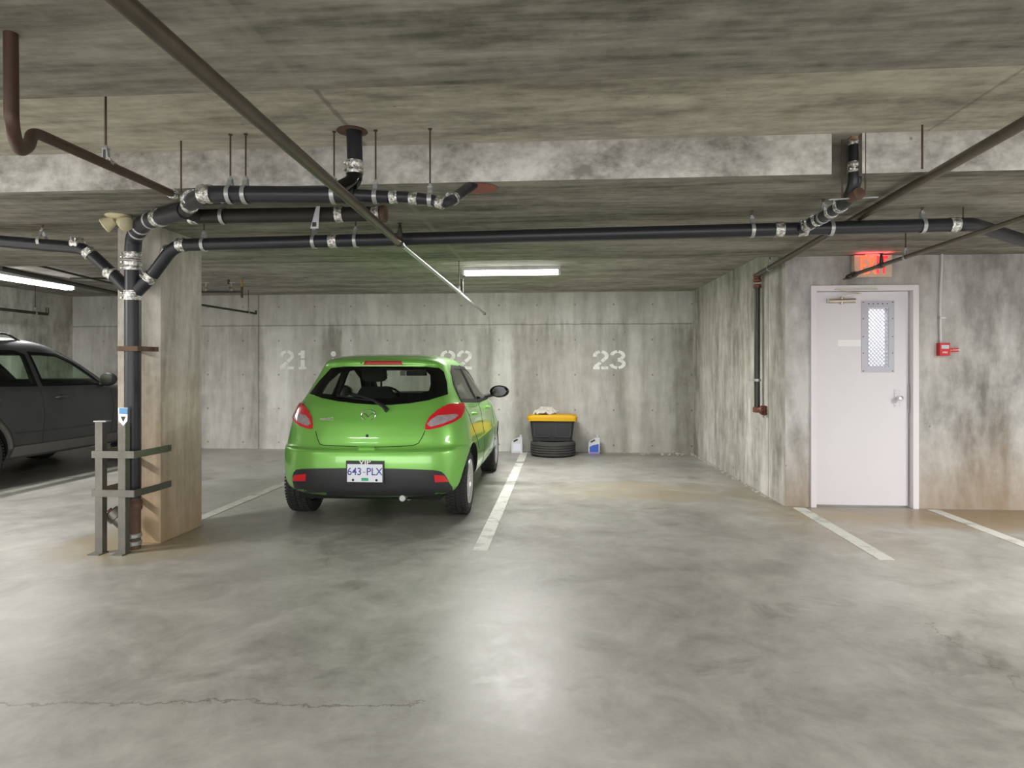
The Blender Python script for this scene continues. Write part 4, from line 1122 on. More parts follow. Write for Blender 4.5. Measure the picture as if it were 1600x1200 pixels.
def jug(px, label, blue):
    c = PY(px, 707, 10.30); c = Vector((c.x, 10.30, 0))
    th = thing('plastic_jug', label, 'jug', (c.x, c.y, 0), 0, None)
    hw, hd, h_ = 0.088, 0.055, 0.265
    mb = MB()
    prof = [(-hw, 0), (hw, 0), (hw, 0.19), (hw * 0.98, 0.235), (hw * 0.72, 0.25), (hw * 0.30, 0.25), (-hw * 0.55, 0.215), (-hw * 0.95, 0.18)]
    m_ = frame_mat((c.x, c.y + hd, 0), (1, 0, 0), (0, 0, 1))
    body = [(-hw, 0.0), (hw, 0.0), (hw, 0.25), (hw * 0.35, 0.25), (-hw * 0.75, 0.205), (-hw, 0.17)]
    mb.prism(body, 2 * hd, 0, m_)
    bd = build('jug_body', mb, M['hdpe'], th, bevel=0.008)
    mb = MB(); mb.lathe([(0.018, 0), (0.018, 0.012), (0.021, 0.013), (0.021, 0.034), (0.018, 0.036)], (c.x + hw * 0.66, c.y, 0.25), (0, 0, 1), 16); build('cap', mb, M['hdpe'], th, smooth=True)
    mb = MB(); mb.bar((c.x - hw * 0.60, c.y - hd - 0.001, 0.183), (c.x + hw * 0.15, c.y - hd - 0.001, 0.218), 0.004, 0.026, (0, 0, 1)); build('handle_opening', mb, M['steel_dark'], bd)
    if blue:
        mb = MB(); mb.prism([(-hw * .8, .03), (hw * .8, .03), (hw * .8, .155), (-hw * .1, .14), (-hw * .8, .11)], 0.002, 0, frame_mat((c.x, c.y - hd, 0), (1, 0, 0), (0, 0, 1))); lb_ = build('label', mb, M['jug_blue'], bd)
        mb = MB(); mb.box((c.x - hw * .5, c.y - hd - 0.004, 0.035), (c.x + hw * .5, c.y - hd - 0.001, 0.05)); mb.box((c.x - hw * .3, c.y - hd - 0.004, 0.09), (c.x + hw * .6, c.y - hd - 0.001, 0.10)); 
        build('base_tint', MB().box((c.x - hw - .0005, c.y - hd - .0008, 0.004), (c.x + hw + .0005, c.y + hd, 0.028)), M['violet_fluid'], bd)
    else:
        mb = MB(); mb.box((c.x - hw * .7, c.y - hd - 0.002, 0.03), (c.x + hw * .7, c.y - hd, 0.15)); build('label', mb, M['plate_white'], bd)
jug(808, 'all-white plastic jug on the floor left of the tote', False)
jug(928, 'white plastic jug with blue label right of the tote', True)
# ------------------------------------------------------------------ cars
def lerp_rows(rows, sub):
    """Catmull-Rom through the slice table"""
    out = []
    n = len(rows)
    for i in range(n - 1):
        p0 = rows[max(0, i - 1)]; p1 = rows[i]; p2 = rows[i + 1]; p3 = rows[min(n - 1, i + 2)]
        for k in range(sub):
            t_ = k / sub
            out.append([0.5 * ((2 * b) + (-a + c) * t_ + (2 * a - 5 * b + 4 * c - d) * t_ * t_ + (-a + 3 * b - 3 * c + d) * t_ ** 3) for a, b, c, d in zip(p0, p1, p2, p3)])
    out.append(list(rows[-1]))
    return out
def car_body(rows, sub=4, n=2.6, inset=0.0, nq=12, nm=22, taper=0.05, ymid=1.2, nf=None):
    """horizontal slices (z, y rear, y front, half width, rear corner length, front corner length) lofted into a closed solid"""
    sl = lerp_rows(rows, sub)
    nf = nf or n
    mb = MB(); rings = []
    for z, yr_0, yf_0, w, ar, af in sl:
        yr0 = yr_0 + inset; yf0 = yf_0 - inset; w = w - inset
        half = []
        for j in range(nq + 1):
            a = pi / 2 * j / nq
            half.append((w * sin(a) ** (2 / n), yr0 + ar - ar * cos(a) ** (2 / n) if a < pi / 2 - 1e-6 else yr0 + ar))
        for j in range(1, nm):
            half.append((w, yr0 + ar + (yf0 - af - yr0 - ar) * j / nm))
        for j in range(nq, -1, -1):
            a = pi / 2 * j / nq
            half.append((w * sin(a) ** (2 / nf), yf0 - af + af * cos(a) ** (2 / nf) if a < pi / 2 - 1e-6 else yf0 - af))
        half = [(x * (1 - taper * ((y - ymid) / 2) ** 2), y) for x, y in half]
        ring = [(x, y, z) for x, y in half] + [(-x, y, z) for x, y in half[-2:0:-1]]
        rings.append(ring)
    m = len(rings[0])
    vs = [p for r in rings for p in r]; fs = []
    for i in range(len(rings) - 1):
        for k in range(m):
            k2 = (k + 1) % m
            fs.append((i * m + k, i * m + k2, (i + 1) * m + k2, (i + 1) * m + k))
    def cap(ri, flip):
        ring = rings[ri]; half_n = m // 2
        # strips between the mirrored halves
        for k in range(1, half_n):
            a, b = k, m - k
            a2, b2 = k + 1, m - k - 1
            if k + 1 == half_n: f = [ri * m + a, ri * m + a2, ri * m + b]
            else: f = [ri * m + a, ri * m + a2, ri * m + b2, ri * m + b]
            fs.append(tuple(f[::-1] if flip else f))
        f = [ri * m + 0, ri * m + 1, ri * m + m - 1]; fs.append(tuple(f[::-1] if flip else f))
    cap(0, True); cap(len(rings) - 1, False)
    mb.add(vs, fs)
    return mb
def tmp_obj(mb, mi=0):
    me = bpy.data.meshes.new('tmp'); me.from_pydata([tuple(v) for v in mb.v], [], mb.f)
    bm = bmesh.new(); bm.from_mesh(me); bmesh.ops.remove_doubles(bm, verts=bm.verts, dist=1e-5)
    bmesh.ops.recalc_face_normals(bm, faces=bm.faces); bm.to_mesh(me); bm.free()
    me.materials.append(None); me.materials.append(None)
    for p in me.polygons: p.material_index = mi
    o = bpy.data.objects.new('tmp', me); COL.objects.link(o); return o
def carve(body, cutters):
    for c in cutters:
        md = body.modifiers.new('b', 'BOOLEAN'); md.operation = 'DIFFERENCE'; md.solver = 'EXACT'; md.object = c
        try: md.material_mode = 'INDEX'
        except Exception: pass
        dg = bpy.context.evaluated_depsgraph_get()
        me = bpy.data.meshes.new_from_object(body.evaluated_get(dg))
        body.modifiers.clear(); old = body.data; body.data = me; bpy.data.meshes.remove(old)
        cm = c.data; bpy.data.objects.remove(c); bpy.data.meshes.remove(cm)
def in_poly(x, y, poly):
    r = False; j = len(poly) - 1
    for i in range(len(poly)):
        xi, yi = poly[i]; xj, yj = poly[j]
        if (yi > y) != (yj > y) and x < (xj - xi) * (y - yi) / (yj - yi) + xi: r = not r
        j = i
    return r
def smooth_poly(poly, n=4):
    """closed Catmull-Rom rounding of an outline"""
    out = []; m = len(poly)
    for i in range(m):
        p0, p1, p2, p3 = poly[i - 1], poly[i], poly[(i + 1) % m], poly[(i + 2) % m]
        for k in range(n):
            t_ = k / n
            out.append(tuple(0.5 * ((2 * b) + (-a + c) * t_ * 0.9 + (1.9 * a - 4.9 * b + 3.9 * c - 0.9 * d) * t_ * t_ + (-0.9 * a + 2.9 * b - 2.9 * c + 0.9 * d) * t_ ** 3) for a, b, c, d in zip(p0, p1, p2, p3)))
    return out

class Car:
    def __init__(s, root, loc, rz, bvh):
        s.root = root; s.bvh = bvh
        s.M = Matrix.Translation(loc) @ Matrix.Rotation(rz, 4, 'Z'); s.I = s.M.inverted(); s.R = s.I.to_3x3()
    def cam_ray(s, px, py):
        o = s.I @ Vector((0, 0, H)); p = s.I @ W(px, py, 5.0); return o, (p - o).normalized()
    def hit(s, ray):
        o, d = ray; loc, nrm, i, dist = s.bvh.ray_cast(o, d)
        return loc, nrm
    def panel(s, name, outline, ray, mat, parent=None, off=0.004, depth=0.012, grid=0.03, hole=None, mirror=False, smooth=0, label=None):
        if smooth: outline = smooth_poly(outline, smooth)
        outs = []
        def dens(poly):
            q = []
            for i in range(len(poly)):
                a, b = Vector(poly[i]), Vector(poly[(i + 1) % len(poly)]); k = max(1, int((b - a).length / grid))
                for j in range(k): q.append(a.lerp(b, j / k))
            return q
        o1 = dens(outline); h1 = dens(hole) if hole else []
        pts = list(o1) + list(h1)
        edges = [(i, (i + 1) % len(o1)) for i in range(len(o1))] + [(len(o1) + i, len(o1) + (i + 1) % len(h1)) for i in range(len(h1))]
        xs = [p[0] for p in outline]; ys = [p[1] for p in outline]
        x = min(xs) + grid / 2
        while x < max(xs):
            y = min(ys) + grid / 2
            while y < max(ys):
                if in_poly(x, y, outline) and not (hole and in_poly(x, y, hole)): pts.append(Vector((x, y)))
                y += grid
            x += grid
        vv, ee, ff, *_ = delaunay_2d_cdt([Vector((p[0], p[1])) for p in pts], edges, [], 0, 1e-6)
        po = [tuple(p) for p in o1]; ph = [tuple(p) for p in h1]
        tris = []
        for f in ff:
            c = sum((vv[i] for i in f), Vector((0, 0))) / len(f)
            if in_poly(c.x, c.y, po) and not (ph and in_poly(c.x, c.y, ph)): tris.append(tuple(f))
        hits = [s.hit(ray(v.x, v.y)) for v in vv]
        ok = [h[0] is not None for h in hits]
        tris = [t_ for t_ in tris if all(ok[i] for i in t_)]
        used = sorted({i for t_ in tris for i in t_}); ix = {u: k for k, u in enumerate(used)}
        if not used: print('EMPTY PANEL', name); return None
        top = [hits[u][0] + hits[u][1] * off for u in used]; bot = [hits[u][0] + hits[u][1] * (off - depth) for u in used]
        tris = [tuple(ix[i] for i in t_) for t_ in tris]
        cnt = {}
        for t_ in tris:
            for a, b in ((t_[0], t_[1]), (t_[1], t_[2]), (t_[2], t_[0])): cnt[(a, b)] = 1
        n_ = len(top); fs = list(tris) + [tuple(i + n_ for i in t_[::-1]) for t_ in tris]
        for (a, b) in cnt:
            if (b, a) not in cnt: fs.append((b, a, a + n_, b + n_))
        mb = MB(); mb.add(top + bot, fs)
        r = build(name, mb, mat, parent or s.root, smooth=True, sharp=50)
        if label: r['label'] = label
        if mirror:
            m2 = MB(); m2.add([Vector((-v.x, v.y, v.z)) for v in top + bot], [f[::-1] for f in fs])
            r2 = build(name, m2, mat, (parent if parent else s.root), smooth=True, sharp=50)
            if label: r2['label'] = label
            return r, r2
        return r
    def ribbon(s, name, pts, ray, mat, r=0.004, parent=None, off=0.0):
        q = []
        for i in range(len(pts) - 1):
            a, b = Vector(pts[i]), Vector(pts[i + 1])
            for k in range(6):
                c = a.lerp(b, k / 6); h = s.hit(ray(c.x, c.y))
                if h[0] is not None: q.append(h[0] + h[1] * off)
        h = s.hit(ray(*pts[-1]))
        if h[0] is not None: q.append(h[0] + h[1] * off)
        if len(q) < 2: return None
        mb = MB(); mb.tube(q, r, 6); return build(name, mb, mat, parent or s.root, smooth=True)
    def prism(s, outline, ray, d0, d1, smooth=0):
        """cutter through the shell along the rays of an outline"""
        if smooth: outline = smooth_poly(outline, smooth)
        a = []; b = []
        for u, v in outline:
            rr = ray(u, v); h = s.hit(rr)[0]
            if h is None: h = rr[0] + rr[1] * last
            last = (h - rr[0]).length
            a.append(h + rr[1] * d0); b.append(h + rr[1] * d1)
        n = len(a); mb = MB()
        mb.add(a + b, [tuple(range(n)), tuple(range(n, 2 * n))[::-1]] + [(i, n + i, n + (i + 1) % n, (i + 1) % n) for i in range(n)])
        # the two caps are not planar: triangulate them
        t_ = MB(); t_.v = mb.v
        import mathutils
        tri = mathutils.geometry.tessellate_polygon([[Vector((u, v, 0)) for u, v in outline]])
        t_.f = [tuple(x) for x in tri] + [tuple(i + n for i in x[::-1]) for x in tri] + [(i, n + i, n + (i + 1) % n, (i + 1) % n) for i in range(n)]
        t_.mi = [0] * len(t_.f)
        return t_

def wheel(root, c, side, R, wd, rim_r, spokes, name='wheel', rim_mat='alloy', nug=60):
    """side = +1: outer face towards +x; wheel > tyre, rim as parts' sub-parts"""
    ax = Vector((side, 0, 0)); c = Vector(c)
    mb = MB(); tyre_mesh(mb, c, ax, R - 0.006, wd, rim_r, 56, 3)
    ty_ = build(name, mb, M['rubber'], root, smooth=True)
    mb = MB()
    for row in range(4):
        for k in range(nug):
            a = 2 * pi * (k + 0.5 * (row % 2)) / nug; off = wd * (-0.36 + 0.24 * row)
            m_ = Matrix.Translation(c + Vector((off, 0, 0))) @ Matrix.Rotation(a, 4, 'X')
            mb.box((-wd * 0.10, -0.010, R - 0.009), (wd * 0.10, 0.010, R), 0, m_)
    tag(build('tread_blocks', mb, M['rubber'], ty_), kind='stuff')
    mb = MB(); h = wd / 2
    mb.lathe([(rim_r - 0.03, -h * 0.8), (rim_r - 0.012, -h * 0.7), (rim_r - 0.025, 0), (rim_r - 0.015, h * 0.7), (rim_r + 0.008, h * 0.93), (rim_r + 0.006, h * 0.98), (rim_r - 0.012, h * 0.9), (rim_r - 0.03, h * 0.62), (rim_r - 0.035, 0), (rim_r - 0.03, -h * 0.8)], c, ax, 40)
    mb.f = [f for f in mb.f if len(f) <= 4]; mb.mi = mb.mi[:len(mb.f)]
    mb.lathe([(0.0, h * 0.45), (0.07, h * 0.45), (0.07, h * 0.62), (0.045, h * 0.78), (0.028, h * 0.82), (0, h * 0.83)], c, ax, 24)
    for k in range(spokes):
        a = 2 * pi * k / spokes; d = Vector((0, cos(a), sin(a)))
        for da in (-0.13, 0.13):
            d2 = Vector((0, cos(a + da), sin(a + da)))
            mb.bar(c + d * 0.05 + ax * h * 0.62, c + d2 * (rim_r - 0.015) + ax * h * 0.72, 0.022, 0.02, ax)
    build('rim', mb, M[rim_mat], ty_, smooth=True)
    mb = MB(); mb.lathe([(0.12, h * 0.1), (0.12, h * 0.16)], c, ax, 24); build('brake_disc', mb, M['steel_dark'], ty_)
    return ty_

def seat(root, x, y, zseat, w=0.5, wheel_=False):
    th = None
    mb = MB(); stacked(mb, [(rrect(w / 2 - .03, 0.23, 0.06), zseat - 0.12, (x, y + 0.18)), (rrect(w / 2, 0.26, 0.07), zseat, (x, y + 0.18)), (rrect(w / 2 - .02, 0.24, 0.07), zseat + 0.03, (x, y + 0.18))])
    s_ = build('seat', mb, M['seat'], root, smooth=True)
    mb = MB(); m_ = frame_mat((x, y - 0.16, zseat + 0.0), (1, 0, 0), (0, -0.22, 1))
    mb.prism([(-w * .42, 0), (w * .42, 0), (w * .5, .15), (w * .46, .45), (w * .3, .58), (-w * .3, .58), (-w * .46, .45), (-w * .5, .15)], 0.11, 0, m_)
    build('backrest', mb, M['seat'], s_, bevel=0.02)
    mb = MB(); m_ = frame_mat((x, y - 0.30, zseat + 0.63), (1, 0, 0), (0, -0.12, 1))
    mb.prism(smooth_poly([(-.11, 0), (.11, 0), (.122, .10), (.11, .20), (-.11, .20), (-.122, .10)], 3), 0.10, 0, m_)
    for q in (-.06, .06): mb.tube([(x + q, y - 0.31, zseat + 0.54), (x + q, y - 0.32, zseat + 0.68)], 0.006, 8)
    build('headrest', mb, M['seat'], s_, bevel=0.012)

# ---- green hatchback, seen from behind
def car_frame(px, d, heading_deg):
    p = W(px, HY, d); return Vector((p.x, p.y, 0)), TH - radians(heading_deg)
gl_, grz = car_frame(598, 6.10, 4.2)
gc = thing('car', 'lime green hatchback parked nose-in between stalls 21 and 23', 'car', gl_, grz, None, local=True)
G_ROWS = [  # z, y rear, y front, half width, rear corner, front corner
    (0.235, -0.50, 3.05, 0.74, .40, .55),
    (0.28, -0.575, 3.15, 0.80, .42, .60),
    (0.36, -0.605, 3.23, 0.845, .46, .65),
    (0.48, -0.618, 3.26, 0.864, .50, .70),
    (0.58, -0.615, 3.25, 0.868, .52, .75),
    (0.635, -0.600, 3.23, 0.868, .52, .80),
    (0.665, -0.555, 3.20, 0.862, .50, .85),
    (0.76, -0.530, 3.12, 0.845, .48, .90),
    (0.86, -0.500, 2.98, 0.832, .48, .95),
    (0.94, -0.460, 2.70, 0.812, .48, .95),
    (1.00, -0.425, 2.35, 0.786, .46, .90),
    (1.06, -0.375, 2.15, 0.750, .44, .85),
    (1.16, -0.285, 1.95, 0.700, .38, .75),
    (1.26, -0.205, 1.76, 0.655, .34, .65),
    (1.345, -0.150, 1.56, 0.612, .30, .6),
    (1.39, -0.155, 1.42, 0.580, .30, .6),
    (1.422, -0.120, 1.28, 0.540, .30, .55),
    (1.452, 0.02, 1.10, 0.46, .30, .45),
    (1.47, 0.20, 0.95, 0.34, .26, .35),
    (1.476, 0.34, 0.80, 0.20, .15, .2),
]
bmb = car_body(G_ROWS, 4)
body = tmp_obj(bmb)
bvh = BVHTree.FromPolygons([v.co.copy() for v in body.data.vertices], [tuple(p.vertices) for p in body.data.polygons])
gcar = Car(gc, gl_, grz, bvh)
cr = gcar.cam_ray
def px4(l): return [(420 + x / 4, 530 + y / 4) for x, y in l]
glass_out = px4([(258, 342), (322, 258), (392, 182), (470, 172), (600, 170), (830, 170), (985, 174), (1062, 182), (1092, 205), (1112, 275), (1118, 345), (1000, 382), (880, 402), (760, 412), (650, 410), (540, 402), (430, 388), (330, 368)])
glass_in = px4([(330, 340), (370, 270), (440, 208), (560, 185), (720, 182), (980, 192), (1010, 220), (1012, 280), (1000, 325), (900, 350), (740, 372), (620, 372), (480, 358)])
WBG = 2.49; RG = 0.295
side = lambda u, v: (Vector((5, u, v)), Vector((-1, 0, 0)))
front = lambda u, v: (Vector((u, 6, v)), Vector((0, -1, 0)))
rearv = lambda u, v: (Vector((u, -6, v)), Vector((0, 1, 0)))
gw_rear = [(-0.02, 1.045), (0.76, 1.005), (0.72, 1.34), (0.30, 1.345), (0.12, 1.29), (0.02, 1.17)]
gw_front = [(0.83, 1.00), (1.78, 0.985), (1.62, 1.10), (1.40, 1.235), (1.12, 1.325), (0.79, 1.345)]
def prism_side(out, d1=0.30):
    a = gcar.prism(out, side, -0.3, d1); b = MB(); b.add([Vector((-v.x, v.y, v.z)) for v in a.v], [f[::-1] for f in a.f]); return a, b
cuts = []
cab = car_body([(z, a, b, c, d, e) for z, a, b, c, d, e in [(0.42, -0.45, 2.3, .74, .3, .5), (0.9, -.40, 2.2, .74, .3, .5), (1.0, -.38, 2.1, .72, .3, .5), (1.16, -.20, 1.88, .64, .3, .5), (1.28, -.12, 1.65, .59, .3, .5), (1.36, -.07, 1.40, .53, .3, .5), (1.415, .08, 1.15, .44, .3, .4)]], 3)
cuts.append(tmp_obj(cab, 1))
cuts.append(tmp_obj(gcar.prism(glass_in, cr, -0.3, 0.22), 1))
ws = [(-0.60, 1.03), (0.60, 1.03), (0.56, 1.20), (0.50, 1.33), (-0.50, 1.33), (-0.56, 1.20)]
cuts.append(tmp_obj(gcar.prism(ws, front, -1.0, 0.3), 1))
for w_ in (gw_rear, gw_front):
    for q in prism_side(w_, 0.14): cuts.append(tmp_obj(q, 1))
for y_ in (0, WBG):
    for sg in (-1, 1):
        q = MB(); q.tube([(sg * 0.55, y_, RG + 0.012), (sg * 1.2, y_, RG + 0.012)], RG + 0.05, 40); cuts.append(tmp_obj(q, 1))
carve(body, cuts)
bm_ = MB(); bm_.v = [v.co.copy() for v in body.data.vertices]; bm_.f = [tuple(p.vertices) for p in body.data.polygons]; bm_.mi = [min(1, p.material_index) for p in body.data.polygons]
tm = body.data; bpy.data.objects.remove(body); bpy.data.meshes.remove(tm)
gbody = build('body', bm_, [M['green'], M['underbody']], gc, smooth=True, sharp=32, fix=False)
P = gcar.panel
# rear glass: black border and clear pane
rg = P('rear_window', glass_out, cr, M['black_gloss'], off=0.006, depth=0.016, grid=4, hole=glass_in)
P('pane', glass_in, cr, M['glass'], parent=rg, off=0.003, depth=0.004, grid=6)
def frame_window(car, outl, mat_f, mat_g, grow=0.022, name='side_window', nm=side, hole_shrink=0.012):
    c = Vector((sum(p[0] for p in outl) / len(outl), sum(p[1] for p in outl) / len(outl)))
    def sc(d):
        out = []; n = len(outl)
        for i in range(n):
            a, b, e = Vector(outl[i - 1]), Vector(outl[i]), Vector(outl[(i + 1) % n])
            n1 = Vector(((b - a).y, -(b - a).x)).normalized(); n2 = Vector(((e - b).y, -(e - b).x)).normalized()
            if (b - c).dot(n1) < 0 and (b - c).dot(n2) < 0: n1, n2 = -n1, -n2
            m_ = (n1 + n2).normalized(); out.append(tuple(b + m_ * d / max(0.5, m_.dot(n1))))
        return out
    fr = car.panel(name, sc(grow), nm, mat_f, off=0.004, depth=0.012, grid=0.05, hole=sc(-hole_shrink), mirror=(nm is side))
    fr = fr if isinstance(fr, tuple) else (fr,)
    for k, f_ in enumerate(fr):
        ray = nm if k == 0 else (lambda u, v: (Vector((-5, u, v)), Vector((1, 0, 0))))
        car.panel('pane', outl, ray, mat_g, parent=f_, off=0.001, depth=0.004, grid=0.08)
frame_window(gcar, gw_rear, M['trim_black'], M['glass']); frame_window(gcar, gw_front, M['trim_black'], M['glass'])
frame_window(gcar, ws, M['black'], M['glass'], 0.05, 'windscreen', front)
# tail lamps (right one measured, left one its mirror image)
lamp = px4([(975, 566), (978, 538), (1000, 492), (1050, 446), (1118, 410), (1212, 402), (1219, 425), (1214, 458), (1196, 492), (1150, 522), (1070, 552), (1000, 568)])
lr, ll = P('tail_lamp', lamp, cr, M['lens_red'], off=0.014, depth=0.03, grid=2.5, mirror=True)
cl = px4([(988, 534), (1012, 505), (1050, 482), (1160, 472), (1178, 480), (1150, 504), (1086, 530), (1010, 550)])
P('clear_lens', cl, cr, M['lens_clear'], parent=lr, off=0.018, depth=0.01, grid=2.5)
P('clear_lens', cl, lambda u, v: (lambda r: (Vector((-r[0].x, r[0].y, r[0].z)), Vector((-r[1].x, r[1].y, r[1].z))))(cr(u, v)), M['lens_clear'], parent=ll, off=0.018, depth=0.01, grid=2.5)
# third brake lamp, hatch outline, bumper insert
P('brake_light', px4([(592, 160), (602, 138), (828, 138), (840, 160)]), cr, M['lens_red_dark'], off=0.006, depth=0.014, grid=4)
gcar.ribbon('hatch_seam', px4([(292, 575), (305, 625), (318, 655), (345, 664), (560, 672), (700, 674), (900, 666), (935, 650), (960, 610), (976, 572)]), cr, M['black'], 0.0035, off=0.0)
gcar.ribbon('bumper_seam', px4([(130, 700), (300, 706), (560, 712), (800, 712), (1060, 706), (1180, 690)]), cr, M['green'], 0.003)
ins = px4([(152, 850), (168, 822), (210, 810), (480, 806), (760, 808), (1020, 818), (1080, 830), (1108, 860), (1128, 900), (1150, 945), (1060, 990), (760, 990), (480, 990), (240, 985), (160, 925)])
bi = P('bumper_insert', ins, cr, M['bumper_black'], off=0.006, depth=0.018, grid=5, smooth=2)
P('reflector', px4([(150, 884), (166, 848), (238, 840), (232, 884)]), cr, M['lens_red'], parent=bi, off=0.012, depth=0.012, grid=4)
P('reflector', px4([(1030, 846), (1094, 852), (1120, 888), (1036, 892)]), cr, M['lens_red'], parent=bi, off=0.012, depth=0.012, grid=4)
# hatch handle, keyhole
P('hatch_handle', px4([(556, 676), (664, 678), (660, 694), (600, 690), (560, 690)]), cr, M['green'], off=0.02, depth=0.03, grid=3)
h_ = gcar.hit(cr(573.5, 681)); mb = MB(); mb.lathe([(0.014, 0), (0.012, 0.004), (0, 0.005)], h_[0], h_[1], 14); build('keyhole', mb, M['black'], gc)
# emblem: ring with wing strokes
h_ = gcar.hit(cr(576, 649)); n_ = h_[1]; e_m = frame_mat(h_[0] + n_ * 0.006, (1, 0, 0), (0, 0.15, 1))
def lift(pts): return [e_m @ Vector((x, y, 0.004)) for x, y in pts]
mb = MB(); rx, ry = 0.062, 0.046
mb.tube(lift([(rx * cos(2 * pi * k / 32), ry * sin(2 * pi * k / 32)) for k in range(33)]), 0.0045, 8, cap=False)
em_ = build('emblem', mb, M['chrome'], gc, smooth=True)
mb = MB()
for sg in (-1, 1):
    mb.tube(lift([(sg * x, y) for x, y in [(0.0, -0.020), (0.012, -0.008), (0.026, 0.008), (0.042, 0.014), (0.056, 0.012)]]), [0.0055, 0.005, 0.0045, 0.004, 0.003], 8)
build('emblem_wing', mb, M['chrome'], em_, smooth=True)
h_ = gcar.hit(cr(511, 654.5)); m = text_mesh('mazda2', 0.036, 0.004, 0.0008, 1.15); xf(m, frame_mat(h_[0] + h_[1] * 0.004, (1, 0, 0) if abs(h_[1].x) < 0.02 else Vector((-h_[1].y, h_[1].x, 0)) , (0, 0.1, 1)))
build('model_lettering', m, M['chrome'], gc)
# licence plate in a black frame
h_ = gcar.hit(cr(571, 738)); pc_ = Vector((h_[0].x, h_[0].y - 0.014, h_[0].z)); pm = frame_mat(pc_, (1, 0, 0), (0, 0.03, 1))
mb = MB(); mb.prism([(-.162, -.088), (.162, -.088), (.162, .098), (-.162, .098)], 0.006, 0, pm @ Matrix.Translation((0, 0, -0.002)))
pfr = build('licence_plate', mb, M['black'], gc, bevel=0.002)
mb = MB(); mb.prism([(-.150, -.078), (.150, -.078), (.150, .070), (-.150, .070)], 0.002, 0, pm @ Matrix.Translation((0, 0, 0.004))); build('plate_sheet', mb, M['plate_white'], pfr)
for tx, sz, x_, y_, mt, stx in (('VIP', 0.050, 0.0, 0.086, 'white_print', 1.5), ('643', 0.088, -0.088, 0.006, 'plate_blue', 0.95), ('PLX', 0.088, 0.082, 0.006, 'plate_blue', 0.92), ('-', 0.05, -0.005, 0.008, 'plate_blue', 1.3)):
    m = text_mesh(tx, sz, 0.001, 0.0006, stx); xf(m, pm @ Matrix.Translation((x_, y_, 0.0068))); build('lettering', m, M[mt], pfr)
mb = MB(); mb.prism([(-.028, -.068), (.032, -.068), (.032, -.044), (-.028, -.044)], 0.001, 0, pm @ Matrix.Translation((0, 0, 0.0062))); build('plate_decal', mb, M['sticker_green'], pfr)
for x_ in (-.10, .10): mb = MB(); mb.lathe([(0.011, 0), (0.008, 0.004)], pm @ Vector((x_, -.062, 0.006)), (pm.to_3x3() @ Vector((0, 0, 1))), 10); build('plate_screw', mb, M['black'], pfr)
# wiper
wp = [gcar.hit(cr(*px4([q])[0])) for q in [(742, 452), (715, 424), (650, 388), (560, 362)]]
mb = MB(); mb.tube([w[0] + w[1] * 0.022 for w in wp], [0.022, 0.017, 0.013, 0.009], 10); wi = build('rear_wiper', mb, M['black'], gc, smooth=True)
wq = [gcar.hit(cr(*px4([q])[0])) for q in [(665, 392), (600, 386), (520, 374), (430, 360)]]
mb = MB(); mb.tube([w[0] + w[1] * 0.016 for w in wq], 0.008, 8); build('wiper_blade', mb, M['black'], wi, smooth=True)
# exhaust tip, sill, handles, mirrors, seams
mb = MB(); mb.tube([(0.32, -0.55, 0.235), (0.32, -0.2, 0.24)], 0.026, 14); mb.tube([(0.32, -0.3, 0.24), (0.32, 0.1, 0.24)], 0.07, 14); build('exhaust', mb, M['galv'], gc, smooth=True)
mb = MB(); mb.box((-0.62, -0.42, 0.20), (0.62, -0.1, 0.26)); mb.tube([(-0.62, 0, 0.26), (0.62, 0, 0.26)], 0.04, 10); build('rear_axle', mb, M['underbody'], gc)
for sg in (-1, 1):
    rs_ = (lambda sg: (lambda u, v: (Vector((5 * sg, u, v)), Vector((-sg, 0, 0)))))(sg)
    for yy in (0.30, 1.32):
        h_ = gcar.hit(rs_(yy, 0.90)); mb = MB(); mb.tube([h_[0] + Vector((sg * -.01, -.085, 0)), h_[0] + Vector((sg * .028, -.07, 0)), h_[0] + Vector((sg * .03, .06, .0)), h_[0] + Vector((sg * -.01, .085, 0))], 0.014, 10); build('door_handle', mb, M['green'], gc, smooth=True)
    gcar.ribbon('door_seam', [(0.79, 1.00), (0.80, 0.6), (0.78, 0.34)], rs_, M['black'], 0.003)
    gcar.ribbon('door_seam', [(1.86, 0.96), (1.90, 0.6), (1.86, 0.34)], rs_, M['black'], 0.003)
    gcar.ribbon('door_seam', [(-0.04, 1.00), (0.06, 0.85), (0.24, 0.70), (0.36, 0.55)], rs_, M['black'], 0.003)
    # mirror
    b0_ = gcar.hit(rs_(1.66, 1.0))[0]; mc = b0_ + Vector((sg * 0.165, 0.02, 0.065))
    mb = MB(); mb.lathe([(0.0, -0.06), (0.055, -0.058), (0.068, -0.045), (0.070, 0.0), (0.055, 0.05), (0.03, 0.075), (0, 0.08)], (0, 0, 0), (0, 1, 0), 22)
    mb.v = [Vector((v.x * 1.65, v.y, v.z * 1.05)) + mc for v in mb.v]; mr = build('wing_mirror', mb, M['black_gloss'], gc, smooth=True)
    mb = MB(); mb.tube([b0_ + Vector((-sg * 0.02, 0.03, 0.0)), mc + Vector((-sg * 0.05, 0.02, -0.03))], 0.024, 10); build('mirror_foot', mb, M['black'], mr, smooth=True)
    mb = MB(); mb.lathe([(0.0, 0), (0.048, 0), (0.05, 0.003), (0, 0.003)], (0, 0, 0), (0, -1, 0), 22); mb.v = [Vector((v.x * 1.65, v.y, v.z)) + mc + Vector((0, -0.0595, 0)) for v in mb.v]; build('mirror_glass', mb, M['black_gloss'], mr)
h_ = gcar.hit(cr(*px4([(578, 148)])[0])); mb = MB(); mb.lathe([(0.008, -0.002), (0.006, 0.006)], h_[0], h_[1], 10); build('washer_jet', mb, M['black'], gc)
wcol = {}
